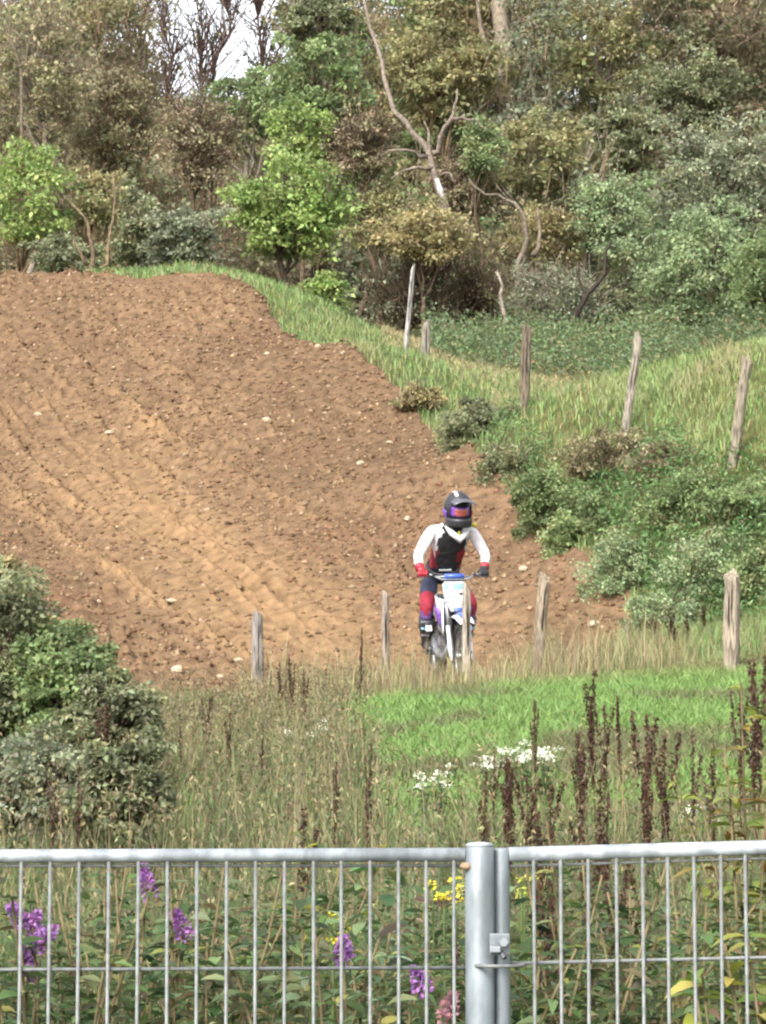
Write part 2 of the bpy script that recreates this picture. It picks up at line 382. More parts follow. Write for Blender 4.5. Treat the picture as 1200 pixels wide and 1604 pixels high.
def blades(P, h, wd, lean, col, tip=None, rs=rng, bend=1.0, ddir=None):
    n = len(P); a = rs.uniform(0, 2 * np.pi, n) if ddir is None else ddir
    dirv = np.stack([np.cos(a), np.sin(a), 0 * a], 1); b = rs.uniform(0, np.pi, n); side = np.stack([np.cos(b), np.sin(b) * .5, 0 * b], 1)
    h = np.broadcast_to(h, n).reshape(-1, 1); wd = np.broadcast_to(wd, n).reshape(-1, 1); lean = np.broadcast_to(lean, n).reshape(-1, 1)
    z = np.array([[0, 0, 1.]])
    m = P + z * h * .55 + dirv * h * lean * .3; t = P + z * h * (1 - .25 * lean * bend) + dirv * h * lean * bend
    V = np.stack([P - side * wd / 2 - z * .03, P + side * wd / 2 - z * .03, m + side * wd * .42, m - side * wd * .42, t], 1).reshape(-1, 3)
    bb = np.arange(n)[:, None] * 5
    T = (bb[:, :, None] + np.array([[0, 1, 2], [0, 2, 3], [3, 2, 4]])[None]).reshape(-1, 3)
    tip = col if tip is None else tip
    Cc = np.stack([col, col, col * .6 + tip * .4, col * .6 + tip * .4, tip], 1).reshape(-1, 3)
    return V, T, Cc
def twigs(P0, P1, r0, r1, col, sag=.1, rs=rng):
    """thin three-sided bent twigs"""
    n = len(P0); d = P1 - P0; L = np.linalg.norm(d, axis=1, keepdims=True)
    mid = (P0 + P1) / 2 + rs.normal(0, 1, (n, 3)) * L * sag
    t = unit(d); a = unit(np.cross(t, np.array([[.3, .9, .1]]))); b = np.cross(t, a)
    r0 = np.broadcast_to(r0, n).reshape(-1, 1); r1 = np.broadcast_to(r1, n).reshape(-1, 1); rm = (r0 + r1) / 2
    rows = []
    for c, r in ((P0, r0), (mid, rm), (P1, r1)):
        for k in range(3):
            an = 2 * np.pi * k / 3; rows.append(c + (a * math.cos(an) + b * math.sin(an)) * r)
    V = np.stack(rows, 1).reshape(-1, 3); fs = []
    for i in range(2):
        for k in range(3):
            p, q = i * 3 + k, i * 3 + (k + 1) % 3; fs += [[p, q, q + 3], [p, q + 3, p + 3]]
    T = (np.arange(n)[:, None, None] * 9 + np.array(fs)[None]).reshape(-1, 3)
    return V, T, np.repeat(col, 9, 0)
def join(parts):
    V, T, Cc = [], [], []; b = 0
    for v, t, c in parts:
        V.append(v); T.append(t + b); Cc.append(c); b += len(v)
    return np.concatenate(V), np.concatenate(T), np.concatenate(Cc)
def rand_dir(n, rs=rng): return unit(rs.normal(0, 1, (n, 3)))

def crown_leaves(c, r, n_clump, per, leaf, cols, rs, zs=.75, shell=.45, cl=.30, up=.6):
    """clumped foliage filling an ellipsoid; returns geometry and clump centres"""
    u = rand_dir(n_clump, rs); rad = rs.uniform(shell, 1, (n_clump, 1)) ** .7
    ph = rs.uniform(0, 6.28, 6); lob = 1 + .17 * np.sin(3 * u[:, :1] + ph[0]) * np.sin(2 * u[:, 2:] * 2 + ph[1]) + .15 * np.sin(5 * u[:, 2:] + 4 * u[:, :1] + ph[2]) + rs.normal(0, .10, (n_clump, 1))
    K = c + u * rad * r * (1 - cl * .5) * lob
    el = unit(u * np.array([1, 1, .5]) + rs.normal(0, .6, (n_clump, 3)) + np.array([0, 0, .35])) * rs.uniform(.2, 1.5, (n_clump, 1))
    rc = np.min(r) * cl * rs.uniform(.4, 1.25, (n_clump, 1)); parts = []
    cols = np.atleast_2d(cols); base = cols[rs.integers(0, len(cols), n_clump)] * np.clip(rs.normal(1, .16, (n_clump, 1)), .6, 1.5)
    kk = np.repeat(np.arange(n_clump), per); n = len(kk)
    q = rand_dir(n, rs); q[:, 2] = np.where(q[:, 2] < -.35, -q[:, 2], q[:, 2])
    P = K[kk] + q * rc[kk] * (rs.random((n, 1)) ** .45) * np.array([1.15, 1.15, zs])
    P = P + el[kk] * rc[kk] * rs.uniform(-1, 1, (n, 1)) * .8
    d = unit(q + rs.normal(0, .7, (n, 3)) + np.array([0, 0, -.1])); nn = unit(rs.normal(0, .6, (n, 3)) + np.array([0, 0, up]) + q * .5)
    L = leaf * rs.uniform(.6, 1.35, n)
    return leaf_geo(P, d, nn, L, L * .62, jitter_col(base[kk], n, .2, .06, rs)), K
def limb_path(a, b, rs, n=5, wob=.08):
    a, b = np.asarray(a, float), np.asarray(b, float); L = np.linalg.norm(b - a)
    pts = []
    for i in range(n + 1):
        t = i / n; p = a * (1 - t) + b * t; p[2] += L * .10 * math.sin(math.pi * t)
        if 0 < i < n: p = p + rs.normal(0, wob * L * .5, 3)
        pts.append(p)
    return pts

LEAFCOL = dict(
    bright=[lin(134, 158, 82), lin(152, 172, 96), lin(118, 142, 76)],
    green=[lin(112, 134, 82), lin(128, 148, 94), lin(102, 122, 78)],
    dull=[lin(118, 126, 92), lin(132, 138, 102), lin(108, 116, 84)],
    grey=[lin(126, 134, 108), lin(140, 147, 120), lin(116, 126, 102)],
    olive=[lin(144, 142, 96), lin(156, 150, 102), lin(132, 134, 90)],
    brown=[lin(148, 136, 104), lin(140, 132, 98), lin(140, 140, 100)],
    ochre=[lin(162, 148, 100), lin(150, 142, 96), lin(146, 134, 98)],
    rust=[lin(146, 126, 104), lin(138, 124, 98), lin(136, 134, 98)],
    soft=[lin(132, 152, 108), lin(144, 162, 118), lin(122, 142, 100)])
for k_ in LEAFCOL:                                        # autumn wood: every kind shares some khaki, leaves are never pure green
    kh = lin(134, 130, 92); f_ = .05 if k_ == 'bright' else .12
    cc = [c * (1 - f_) + kh * f_ for c in LEAFCOL[k_]]; cc = [c * .90 + c.mean() * .10 for c in cc]
    LEAFCOL[k_] = cc + cc + [cc[0] * .6 + kh * .4, cc[1] * .78]
BARK = dict(grey=lin(150, 138, 122), brown=lin(104, 88, 70), dark=lin(74, 64, 52), pale=lin(176, 166, 148), tan=lin(150, 130, 100))

def tree(name, label, cat, px, py, rx, ry, Y, col, leaf=.17, clumps=60, per=70, bark='brown', trunk_r=.10, base_px=None, twig=70, zs=.75, cl=.30, shell=.45, seed=0, limbs=10, group=None, stems=1, twigcol=None):
    rs = np.random.default_rng(1000 + seed)
    c = at(px, py, Y); k = mpp(Y); r = np.array([rx * k, max(rx, ry) * k * .75, ry * k])
    bx = c[0] if base_px is None else at(base_px, py, Y)[0]
    base = np.array([bx, Y, float(H(bx, Y)) - .15])
    rt = empty(name, base); tag(rt, label, cat, group)
    ll = lambda P: np.asarray(P) - base
    g, K = crown_leaves(ll(c), r, int(clumps * 1.15), int(per * 1.3), leaf * .82, np.array(LEAFCOL[col]), rs, zs=zs, cl=cl, shell=shell)
    parts = [g]
    mesh_np('crown', g[0], g[1], M['leaf'], g[2], parent=rt)
    bc = BARK[bark]; mb = MB()
    top = ll(c) + np.array([0, 0, r[2] * .35])
    for s in range(stems):
        b0 = np.array([rs.normal(0, .18) * (stems > 1), rs.normal(0, .12) * (stems > 1), 0])
        tp = top + (rs.normal(0, .45, 3) * r * (stems > 1))
        pth = limb_path(b0, tp, rs, 6, .07)
        mb.tube(pth, list(np.linspace(trunk_r * (1 if stems == 1 else .7), trunk_r * .25, 7)), 7, bc * rs.uniform(.85, 1.1))
    for i in rs.choice(len(K), min(limbs, len(K)), replace=False):
        t = rs.uniform(.35, .8); st = np.asarray(pth[int(t * 6)])
        mb.tube(limb_path(st, K[i], rs, 4, .10), list(np.linspace(trunk_r * .42, trunk_r * .08, 5)), 5, bc * rs.uniform(.8, 1.1))
    mb.build('trunk', M['bark'], rt)
    if twig:
        q = rs.integers(0, len(K), twig); P0 = K[q] * .75 + np.array([0, 0, .25]) * ll(c) + rs.normal(0, .15, (twig, 3)) * r
        d = rand_dir(twig, rs); d[:, 2] = np.abs(d[:, 2]) + .35; d = unit(d)
        P1 = P0 + d * np.min(r) * rs.uniform(.4, .95, (twig, 1))
        tc = BARK[twigcol or bark]
        g = twigs(P0, P1, .016 * Y / 80, .006 * Y / 80, jitter_col(tc, twig, .2, .06, rs), .08, rs)
        mesh_np('twigs', g[0], g[1], M['bark'], g[2], parent=rt)['kind'] = 'stuff'
    return rt



# ------------------------------------------------------------------ wood behind the track
# far slope: a mass of canopy nobody could count
def woodland():
    rs = np.random.default_rng(77); parts = []; tw = []
    pal = [np.array(LEAFCOL[k]) for k in ('brown', 'olive', 'dull', 'rust', 'ochre', 'green', 'grey')]
    n = 900
    px = rs.uniform(-260, 1460, n); Yv = rs.uniform(77, 116, n)
    for i in range(n):
        x = (px[i] - 600) / FPX * Yv[i]; z0 = float(H(x, Yv[i]))
        gap = 222 < px[i] < 442
        ztop = at(px[i], (rs.uniform(150, 280 if Yv[i] > 88 else 500) if gap else rs.uniform(-120, 250) if Yv[i] > 88 else rs.uniform(250, 520)), Yv[i])[2]
        h = ztop - z0
        if h < .8 or h > 16: continue
        sel = .5 + .5 * vnoise(np.array([px[i]]), np.array([Yv[i] * 9]), 170, 91)[0] + rs.normal(0, .18)
        left = px[i] < 420
        if left: ki = rs.choice([0, 0, 1, 0, 2, 1, 3])
        elif px[i] > 1000 and ztop > at(px[i], 170, Yv[i])[2]: ki = rs.choice([3, 3, 0, 2])
        else: ki = int(np.clip(sel * 7, 0, 6.9))
        rr = rs.uniform(.9, 1.9)
        c = np.array([x, Yv[i], ztop - rr * .9])
        dense = rs.integers(26, 52) if left else rs.integers(40, 70)
        g, K = crown_leaves(c, np.array([rr, rr, rr * rs.uniform(.9, 1.5)]), 14, dense, .17, pal[ki], rs, shell=.3, cl=.36)
        parts.append(g)
        m = 30 if left else 16
        q = rs.integers(0, len(K), m)
        P0 = K[q] - np.array([0, 0, .5]) + rs.normal(0, .4, (m, 3)); d = unit(rs.normal(0, .45, (m, 3)) + np.array([0, 0, 1.]))
        tw.append(twigs(P0, P0 + d * rs.uniform(.8, 2.2, (m, 1)), .02, .007, jitter_col(lin(124, 104, 86) if left else lin(128, 112, 92), m, .2, .05, rs), .06, rs))
    a = join(parts); b = join(tw); nl = len(a[1]); j = join([a, b])
    o = mesh_np('woodland', j[0], j[1], [M['leaf'], M['bark']], j[2], mi=np.r_[np.zeros(nl), np.ones(len(b[1]))])
    tag(o, 'mixed autumn wood covering the hillside behind the track', 'wood', kind='stuff')
    # bare treetops standing against the sky
    for k, (tx, ty, lab) in enumerate([(262, 10, 'bare thin treetop left of the pale sky gap'), (318, 30, 'bare twiggy treetop in the middle of the sky gap'), (352, -30, 'slim bare tree rising right of the sky gap centre'),
                                       (405, 0, 'bare tree at the right edge of the sky gap'), (228, -40, 'reddish bare tree at the left edge of the sky gap')]):
        Yt = 96 + k; t = at(tx, ty, Yt); b0 = np.array([t[0] + rs.normal(0, .3), Yt, float(H(t[0], Yt)) - .2])
        rt = empty('bare_tree', b0); tag(rt, lab, 'tree', 'bare trees against the sky')
        mb = MB(); pth = limb_path(np.zeros(3), t - b0, rs, 7, .045); mb.tube(pth, list(np.linspace(.09, .015, 8)), 6, lin(104, 90, 80))
        mb.build('trunk', M['bark'], rt)
        m = 70; tt = rs.uniform(.45, .98, m); P0 = np.array([np.asarray(pth[int(u * 7)]) * (1 - (u * 7 % 1)) + np.asarray(pth[min(7, int(u * 7) + 1)]) * (u * 7 % 1) for u in tt])
        d = unit(rs.normal(0, .42, (m, 3)) + np.array([0, 0, .95])); P1 = P0 + d * (1.5 - tt[:, None]) * rs.uniform(1.2, 2.4, (m, 1))
        P2 = P1 + unit(d + rs.normal(0, .5, (m, 3))) * .7
        g = join([twigs(P0, P1, .028, .014, jitter_col(lin(104, 84, 74), m, .2, .05, rs), .06, rs), twigs(P1, P2, .014, .008, jitter_col(lin(110, 88, 78), m, .2, .05, rs), .06, rs),
                  leaf_geo(P1[:40], rand_dir(40, rs), rand_dir(40, rs), .2, .12, jitter_col(lin(112, 112, 70), 40, .2, .08, rs))])
        mesh_np('branches', g[0], g[1], M['bark'], g[2], parent=rt)
woodland()

T = tree
# (name, label, category, px, py, rx, ry, Y, palette)
T('green_shrub', 'bright green shrub at the left picture edge above the dirt crest', 'shrub', 40, 320, 78, 118, 58, 'bright', .13, 62, 60, 'tan', .09, seed=1, cl=.30, limbs=8)
T('twisted_tree', 'olive shrub tree with pale twisted bare stems behind the crest', 'tree', 150, 320, 62, 70, 59, 'olive', .12, 34, 46, 'tan', .085, seed=2, stems=4, limbs=12, cl=.34, base_px=150)
T('hawthorn_tree', 'bright green round tree with dark trunk standing just behind the crest', 'tree', 452, 330, 105, 92, 58, 'bright', .13, 95, 66, 'dark', .09, seed=3, cl=.27, limbs=16)
T('green_shrub', 'small bright green bush low beside the trunk of the round bright tree', 'shrub', 515, 458, 42, 34, 56, 'bright', .11, 26, 50, 'dark', .03, seed=4, cl=.36)
T('dark_bush', 'dark grey-green bush low between the twisted stems and the bright tree', 'bush', 290, 372, 70, 62, 61, 'grey', .12, 60, 60, 'dark', .06, seed=5, cl=.3)
T('dark_bush', 'dull green bush behind the crest next to the pale twisted stems', 'bush', 215, 350, 50, 82, 63, 'dull', .13, 44, 55, 'dark', .06, seed=6, twig=60)
T('brown_tree', 'tall brown leafed tree at the far left above the bright shrub', 'tree', 60, 120, 110, 130, 76, 'brown', .15, 95, 50, 'grey', .13, seed=7, twig=240, cl=.24)
T('brown_tree', 'brown twiggy tree left of the sky gap', 'tree', 180, 200, 90, 115, 80, 'brown', .15, 85, 44, 'brown', .12, seed=8, twig=340, cl=.24, twigcol='brown')
T('rust_thicket', 'thin rusty brown tree directly under the sky gap', 'tree', 318, 235, 78, 105, 74, 'rust', .13, 70, 36, 'brown', .10, seed=9, twig=420, cl=.26)
T('green_tree', 'mid green tree right of the sky gap', 'tree', 385, 178, 72, 72, 82, 'green', .16, 70, 55, 'grey', .12, seed=10, cl=.26)
T('olive_tree', 'olive green tree with dark gaps left of the leaning dead tree', 'tree', 490, 130, 95, 100, 80, 'green', .16, 80, 60, 'dark', .12, seed=11, cl=.25)
T('dark_tree', 'dark ivy covered tree at the top beside the dead tree', 'tree', 500, 30, 66, 70, 88, 'dull', .16, 66, 60, 'dark', .14, seed=12, cl=.28)
T('brown_thicket', 'brown thicket just right above the bright round tree', 'thicket', 560, 245, 70, 80, 70, 'rust', .12, 70, 36, 'brown', .07, seed=13, twig=380, cl=.26)
T('ochre_tree', 'yellow-brown tree filling the space right behind the dead tree', 'tree', 690, 120, 115, 110, 90, 'olive', .17, 110, 54, 'tan', .14, seed=14, twig=120, cl=.22)
T('ochre_tree', 'tall ochre tree with a thick pale trunk at the top edge', 'tree', 800, 40, 110, 100, 94, 'ochre', .17, 110, 50, 'pale', .24, seed=15, twig=120, cl=.22)
T('olive_tree', 'olive tree right of the thick pale trunk at the top', 'tree', 940, 90, 105, 105, 90, 'olive', .17, 105, 54, 'grey', .14, seed=16, cl=.22)
T('round_tree', 'round yellow-olive tree in the middle of the wood', 'tree', 845, 245, 92, 80, 78, 'olive', .15, 90, 62, 'grey', .11, seed=17, cl=.25)
T('green_tree', 'small leafy green tree next to the fork of the dead tree', 'tree', 755, 240, 40, 55, 76, 'green', .13, 34, 54, 'brown', .06, seed=18, cl=.34)
T('brown_bush', 'rusty brown bush right below the fork of the dead tree', 'bush', 725, 300, 66, 58, 77, 'rust', .13, 60, 44, 'brown', .06, seed=19, twig=200)
T('ochre_bush', 'ochre bush under the foot of the dead tree', 'bush', 665, 372, 95, 56, 65, 'ochre', .12, 80, 54, 'brown', .06, seed=20, cl=.32)
T('ochre_bush', 'ochre bush beside the curved grey trunk', 'bush', 865, 375, 85, 56, 73, 'ochre', .12, 66, 54, 'brown', .06, seed=21, cl=.32)
T('olive_bush', 'olive bush between the bright round tree and the dead tree', 'bush', 590, 350, 60, 60, 70, 'olive', .12, 54, 54, 'brown', .06, seed=22, cl=.32)
T('grey_thicket', 'grey-brown leafless thicket behind the leaning thin pole', 'thicket', 640, 470, 105, 80, 66, 'grey', .10, 70, 18, 'grey', .05, seed=23, twig=900, cl=.3, stems=3, twigcol='brown')
T('grey_thicket', 'grey twiggy thicket left of the dome shaped bush', 'thicket', 745, 465, 80, 78, 67, 'brown', .10, 60, 20, 'grey', .05, seed=24, twig=700, cl=.3, stems=3, twigcol='brown')
T('dome_bush', 'grey-green dome shaped bush at the pasture edge', 'bush', 865, 480, 95, 72, 66, 'grey', .10, 80, 60, 'grey', .05, seed=25, twig=300, cl=.26)
T('willow_tree', 'soft green feathery tree with a dark leaning trunk', 'tree', 965, 340, 78, 85, 72, 'soft', .11, 84, 66, 'dark', .10, seed=26, cl=.27, base_px=890, limbs=14)
T('grey_green_tree', 'large grey-green tree at the right picture edge', 'tree', 1130, 300, 135, 130, 74, 'grey', .14, 150, 60, 'dark', .15, seed=27, cl=.22)
T('willow_bush', 'big rounded green bush at the right edge of the pasture', 'bush', 1090, 440, 135, 125, 66, 'soft', .12, 170, 62, 'dark', .10, seed=28, cl=.21)
T('willow_bush', 'dark green bush at the far right behind the last fence post', 'bush', 1215, 450, 85, 110, 63, 'green', .12, 95, 60, 'dark', .10, seed=29, cl=.24)
T('dark_tree', 'dark green tree in the upper right behind the grey-green tree', 'tree', 1080, 150, 95, 85, 88, 'dull', .16, 85, 58, 'dark', .14, seed=30, cl=.25)
T('rust_tree', 'reddish brown tree in the top right corner', 'tree', 1120, 50, 110, 90, 96, 'rust', .17, 95, 48, 'grey', .14, seed=31, twig=260, cl=.23)
T('green_tree', 'muted green tree between the olive tree and the large grey-green tree', 'tree', 985, 215, 75, 70, 84, 'dull', .15, 70, 58, 'brown', .11, seed=32, cl=.27)
T('dark_bush', 'low dark bush at the pasture edge under the soft green tree', 'bush', 955, 495, 60, 62, 67, 'dull', .11, 50, 56, 'dark', .05, seed=33)
T('green_shrub', 'low leafy shrub behind the crest at the foot of the twisted stems', 'shrub', 100, 405, 70, 40, 57, 'dull', .11, 50, 56, 'dark', .04, seed=34)
T('green_tree', 'fresh green tree above the bright round tree', 'tree', 470, 210, 60, 58, 70, 'bright', .13, 52, 56, 'brown', .08, seed=35, cl=.3)

# leaning dead tree, pale and bare
def path_px(pts): return [at(*p) for p in pts]
def bare(name, label, cat, strands, col, Yb, basepx):
    b0 = at(basepx, 802, Yb); b0[2] = float(H(b0[0], Yb)) - .2
    rt = empty(name, b0); tag(rt, label, cat)
    for i, (pts, r0, r1) in enumerate(strands):
        P = [p - b0 for p in path_px(pts)]
        if i == 0: P = [np.zeros(3)] + P
        rs = np.random.default_rng(i + 5)
        Q = [P[0]]
        for a, b in zip(P[:-1], P[1:]): Q += [(a + b) / 2 + rs.normal(0, .05, 3), b]
        MB().tube(Q, list(np.linspace(r0, r1, len(Q))), 7, col * rs.uniform(.85, 1.1)).build('trunk' if i == 0 else 'branch', M['bark'], rt)
    return rt
DT = bare('dead_tree', 'leaning pale dead tree with bare forked limbs in the wood', 'tree', [
    ([(700, 330, 68), (688, 300, 68), (672, 240, 68), (660, 222, 68), (635, 190, 68), (610, 150, 68.3), (598, 95, 68.6), (580, 45, 69), (568, -10, 69)], .10, .035),
    ([(678, 240, 68), (690, 215, 67.8), (705, 190, 67.6), (712, 165, 67.6), (716, 140, 67.6)], .08, .02),
    ([(708, 186, 67.6), (725, 184, 67.4), (745, 187, 67.4), (762, 203, 67.3)], .05, .015),
    ([(672, 245, 68), (650, 238, 67.8), (625, 235, 67.6), (600, 242, 67.6)], .06, .015),
    ([(676, 234, 68), (672, 210, 68), (664, 190, 68)], .05, .015),
    ([(684, 262, 68), (655, 262, 67.7), (630, 268, 67.7), (612, 280, 67.7)], .05, .012),
    ([(690, 276, 68), (706, 272, 67.7), (716, 290, 67.7)], .05, .012)], lin(140, 126, 114), 68, 702)
MB().tube([p - np.array(DT.location) for p in path_px([(697, 316, 67.6), (690, 300, 67.6), (684, 280, 67.6)])], [.05, .075, .05], 7, lin(206, 198, 190)).build('broken_limb', M['bark'], DT)
bare('curved_tree', 'curved bare grey trunk below the middle of the wood', 'tree', [
    ([(812, 410, 70), (826, 375, 70), (822, 345, 70), (806, 318, 70), (780, 305, 70), (752, 298, 70), (735, 280, 70)], .08, .02),
    ([(835, 400, 70), (846, 360, 70), (842, 325, 70)], .07, .02)], lin(134, 122, 106), 70, 815)
bare('leaning_tree', 'dark leaning trunk rising from the pasture edge', 'tree', [
    ([(885, 520, 64.5), (910, 480, 64.5), (935, 445, 64.5), (948, 405, 64.5), (958, 380, 64.5)], .085, .03),
    ([(920, 462, 64.5), (908, 440, 64.5), (902, 420, 64.5)], .04, .015)], lin(66, 58, 50), 64.5, 880)
bare('pale_tree', 'thin pale trunk standing in front of the grey thicket', 'tree', [([(800, 540, 62), (792, 500, 62), (784, 460, 62), (778, 425, 62)], .06, .03)], lin(158, 146, 130), 62, 802)
bare('pale_tree', 'stout pale trunk at the top edge of the picture', 'tree', [([(792, 100, 92), (788, 60, 92), (782, 10, 92), (778, -40, 92)], .30, .24), ([(760, 75, 92), (752, 40, 92), (748, 0, 92)], .10, .05)], lin(160, 146, 128), 92, 795)
bare('pale_tree', 'slender grey stem in the brown wood at the far left', 'tree', [([(34, 130, 71), (28, 90, 71), (14, 50, 71), (10, 0, 71)], .045, .02), ([(30, 105, 71), (44, 70, 71), (62, 30, 71)], .03, .012)], lin(124, 112, 94), 71, 36)
bare('bare_tree', 'pale twisted double stem behind the crest left of centre', 'tree', [
    ([(142, 425, 55.5), (146, 390, 55.5), (138, 350, 55.5), (112, 318, 55.5)], .06, .02), ([(158, 420, 55.5), (170, 385, 55.5), (178, 340, 55.5), (176, 270, 55.5)], .045, .015),
    ([(136, 415, 55.5), (124, 392, 55.5), (116, 370, 55.5)], .045, .02)], lin(132, 114, 90), 55.5, 148)

# ------------------------------------------------------------------ ground cover
def wedge(n, y0, y1, margin=.9, rs=rng, pw=1.0):
    Yv = (rs.uniform(y0 ** (pw + 1), y1 ** (pw + 1), n)) ** (1 / (pw + 1))
    x = rs.uniform(-1, 1, n) * (.1305 * Yv + margin)
    return x, Yv, 600 + x / Yv * FPX
def pts(x, y): return np.stack([x, y, H(x, y) + vnoise(x, y, 1.2, 11, 3) * .05], 1)
def mixcol(cols, wts, n, rs=rng, val=.18, hue=.06):
    c = np.array(cols)[rs.choice(len(cols), n, p=np.array(wts) / sum(wts))]
    return jitter_col(c, n, val, hue, rs)
G_ = dict(fresh=lin(120, 150, 82), mid=lin(92, 116, 68), deep=lin(70, 96, 60), olive=lin(112, 116, 78), straw=lin(160, 148, 108), beige=lin(138, 124, 94), brown=lin(108, 88, 68), pale=lin(142, 156, 100))

def grass_field(name, label, geo, mt='grass'):
    j = join(geo); o = mesh_np(name, j[0], j[1], M[mt], j[2]); tag(o, label, 'grass' if 'grass' in name else 'plants', kind='stuff'); return o

# tall seeding grass between the mesh fence and the posts
x, y, px = wedge(70000, 9.6, 25.4)
k = (px < 545 + 60 * vnoise(y, y * 0, 2, 3)) | (y < 14.6 + .6 * vnoise(x, x * 0, 1, 9)); x, y, px = x[k], y[k], px[k]; n = len(x)
cl = vnoise(x, y, 1.1, 71, 2); hgt = (.34 + .3 * rng.random(n) + .16 * cl) * np.interp(y, [10, 13, 15, 19, 21, 25], [1, .85, .75, .62, .42, .42])
P = pts(x, y)
c = mixcol([G_['mid'], G_['olive'], G_['straw'], G_['deep'], G_['beige'], G_['fresh']], [4.5, 3, .6, 3, .7, 1.6], n)
geo = [blades(P, hgt, .0095 * np.sqrt(y / 14), rng.uniform(.1, .7, n), c, c * .8 + G_['straw'] * .2)]
m = 3600; q = rng.choice(n, m)                      # flowering stalks with a loose panicle
Ps = P[q] + np.c_[rng.normal(0, .05, (m, 2)), np.zeros(m)]; hs_ = rng.uniform(.5, .9, m) * np.interp(y[q], [10, 14, 19, 21, 25], [1, .9, .7, .5, .5])
cs_ = mixcol([G_['straw'], G_['beige'], G_['brown']], [3, 3, 1.4], m)
geo.append(blades(Ps, hs_, .005, rng.uniform(.05, .25, m), cs_))
kk = np.repeat(np.arange(m), 7); Pp = Ps[kk] + np.c_[rng.normal(0, .018, (len(kk), 2)), hs_[kk] * rng.uniform(.72, 1.0, len(kk))]
geo.append(leaf_geo(Pp, unit(rng.normal(0, .5, (len(kk), 3)) + np.array([0, 0, 1.])), rand_dir(len(kk)), .035, .009, cs_[kk] * rng.uniform(.7, 1.15, (len(kk), 1))))
grass_field('tall_grass', 'tall seeding grass between the mesh fence and the wooden posts', geo)

# short green bank
x, y, px = wedge(150000, 13.8, 25.2)
k = (px > 560 + 60 * vnoise(y, y * 0, 2, 3)) & (y > 14.2 + .5 * vnoise(x, x * 0, 1, 9)); x, y = x[k], y[k]; n = len(x)
pt = vnoise(x, y, .8, 73, 3)
c = np.where((pt > .22)[:, None], G_['olive'], G_['fresh']) * (.85 + .25 * rng.random((n, 1))); c = jitter_col(c, n, .14, .06)
far = np.clip((y - 23.2) / 1.2, 0, 1)[:, None]; c = c * (1 - .5 * far) + G_['straw'] * .5 * far
grass_field('bank_grass', 'short bright green grass on the bank in front of the rider', [blades(pts(x, y), .09 + .10 * rng.random(n) + .05 * np.clip(pt, 0, 1), .010, rng.uniform(.2, 1.0, n), c, c * 1.15)])

# dry stalks along the wooden posts
x, y, px = wedge(26000, 24.0, 26.3)
k = (px > 380) & (px < 1090) & (y < 25.9 + .5 * vnoise(x, x * 0, .6, 3)) & (rng.random(len(x)) < np.where(px < 560, .6, np.where(px > 880, .45, .6))); x, y, px = x[k], y[k], px[k]; n = len(x)
c = mixcol([G_['straw'], G_['beige'], G_['brown'], G_['olive'], G_['pale']], [4, 4, 2, 1.6, 1], n)
hgt = np.where(rng.random(n) < .12, rng.uniform(.45, .75, n), rng.uniform(.16, .44, n)) * (.8 + .5 * vnoise(x, y, .5, 77, 2))
grass_field('dry_grass', 'dry beige grass stalks standing along the wooden posts', [blades(pts(x, y), hgt, .007, rng.uniform(.05, .5, n), c)])

x, y, px = wedge(30000, 24.6, 29.6); k = (px > 950) & (dirt_sd(x, y) < .1); x, y = x[k], y[k]; n = len(x)
c = mixcol([G_['fresh'], G_['mid'], G_['straw'], G_['olive'], G_['pale']], [3, 2, 2, 2, 1.5], n)
grass_field('edge_grass', 'mixed grass between the thick post and the right bank', [blades(pts(x, y), rng.uniform(.10, .34, n), .009, rng.uniform(.1, .7, n), c)])

# verge beside the dirt, running up to the crest
x = rng.uniform(-8, 9, 170000); y = rng.uniform(28, 57, 170000); sdv = dirt_sd(x, y)
k = (sdv < .05) & (sdv > -2.6) & (rng.random(len(x)) < np.exp(sdv * .35)) & (x > -5.5); x, y, sdv = x[k], y[k], sdv[k]; n = len(x)
pt = vnoise(x, y, 1.6, 79, 3); px = 600 + x / y * FPX
c = mixcol([G_['fresh'], G_['mid'], G_['pale'], G_['straw'], G_['deep']], [4, 3, 1.5, 1, 1], n)
dry = np.clip(pt * 2.2 - .2, 0, 1)[:, None]; c = c * (1 - dry * .8) + G_['straw'] * dry * .7
grass_field('verge_grass', 'grass verge along the right edge of the dirt slope', [blades(pts(x, y), (.09 + .15 * rng.random(n)) * (1 + .7 * pt), .014, rng.uniform(.2, .9, n), c)])

# pasture beyond the upper posts
x, y, px = wedge(230000, 30, 72, 2.5, pw=.6); sdv = dirt_sd(x, y)
k = (px > 600) & (sdv < -1.2); x, y, px = x[k], y[k], px[k]; n = len(x)
pt = vnoise(x, y, 2.6, 81, 3); strawy = np.clip(.58 + pt * 1.1 + np.clip((y - 37.5) / 5, -.7, .5), 0, 1)[:, None]
c = mixcol([G_['fresh'], G_['mid'], G_['pale']], [4, 2, 2], n) * (1 - strawy) + mixcol([G_['straw'], G_['beige'], G_['olive']], [4, 1.5, 2], n) * strawy
grass_field('pasture_grass', 'green and straw coloured pasture grass beyond the upper posts', [blades(pts(x, y), (.06 + .10 * rng.random(n)) * np.clip(y / 40, .8, 1.5), .00042 * y, rng.uniform(.2, .9, n), c)])

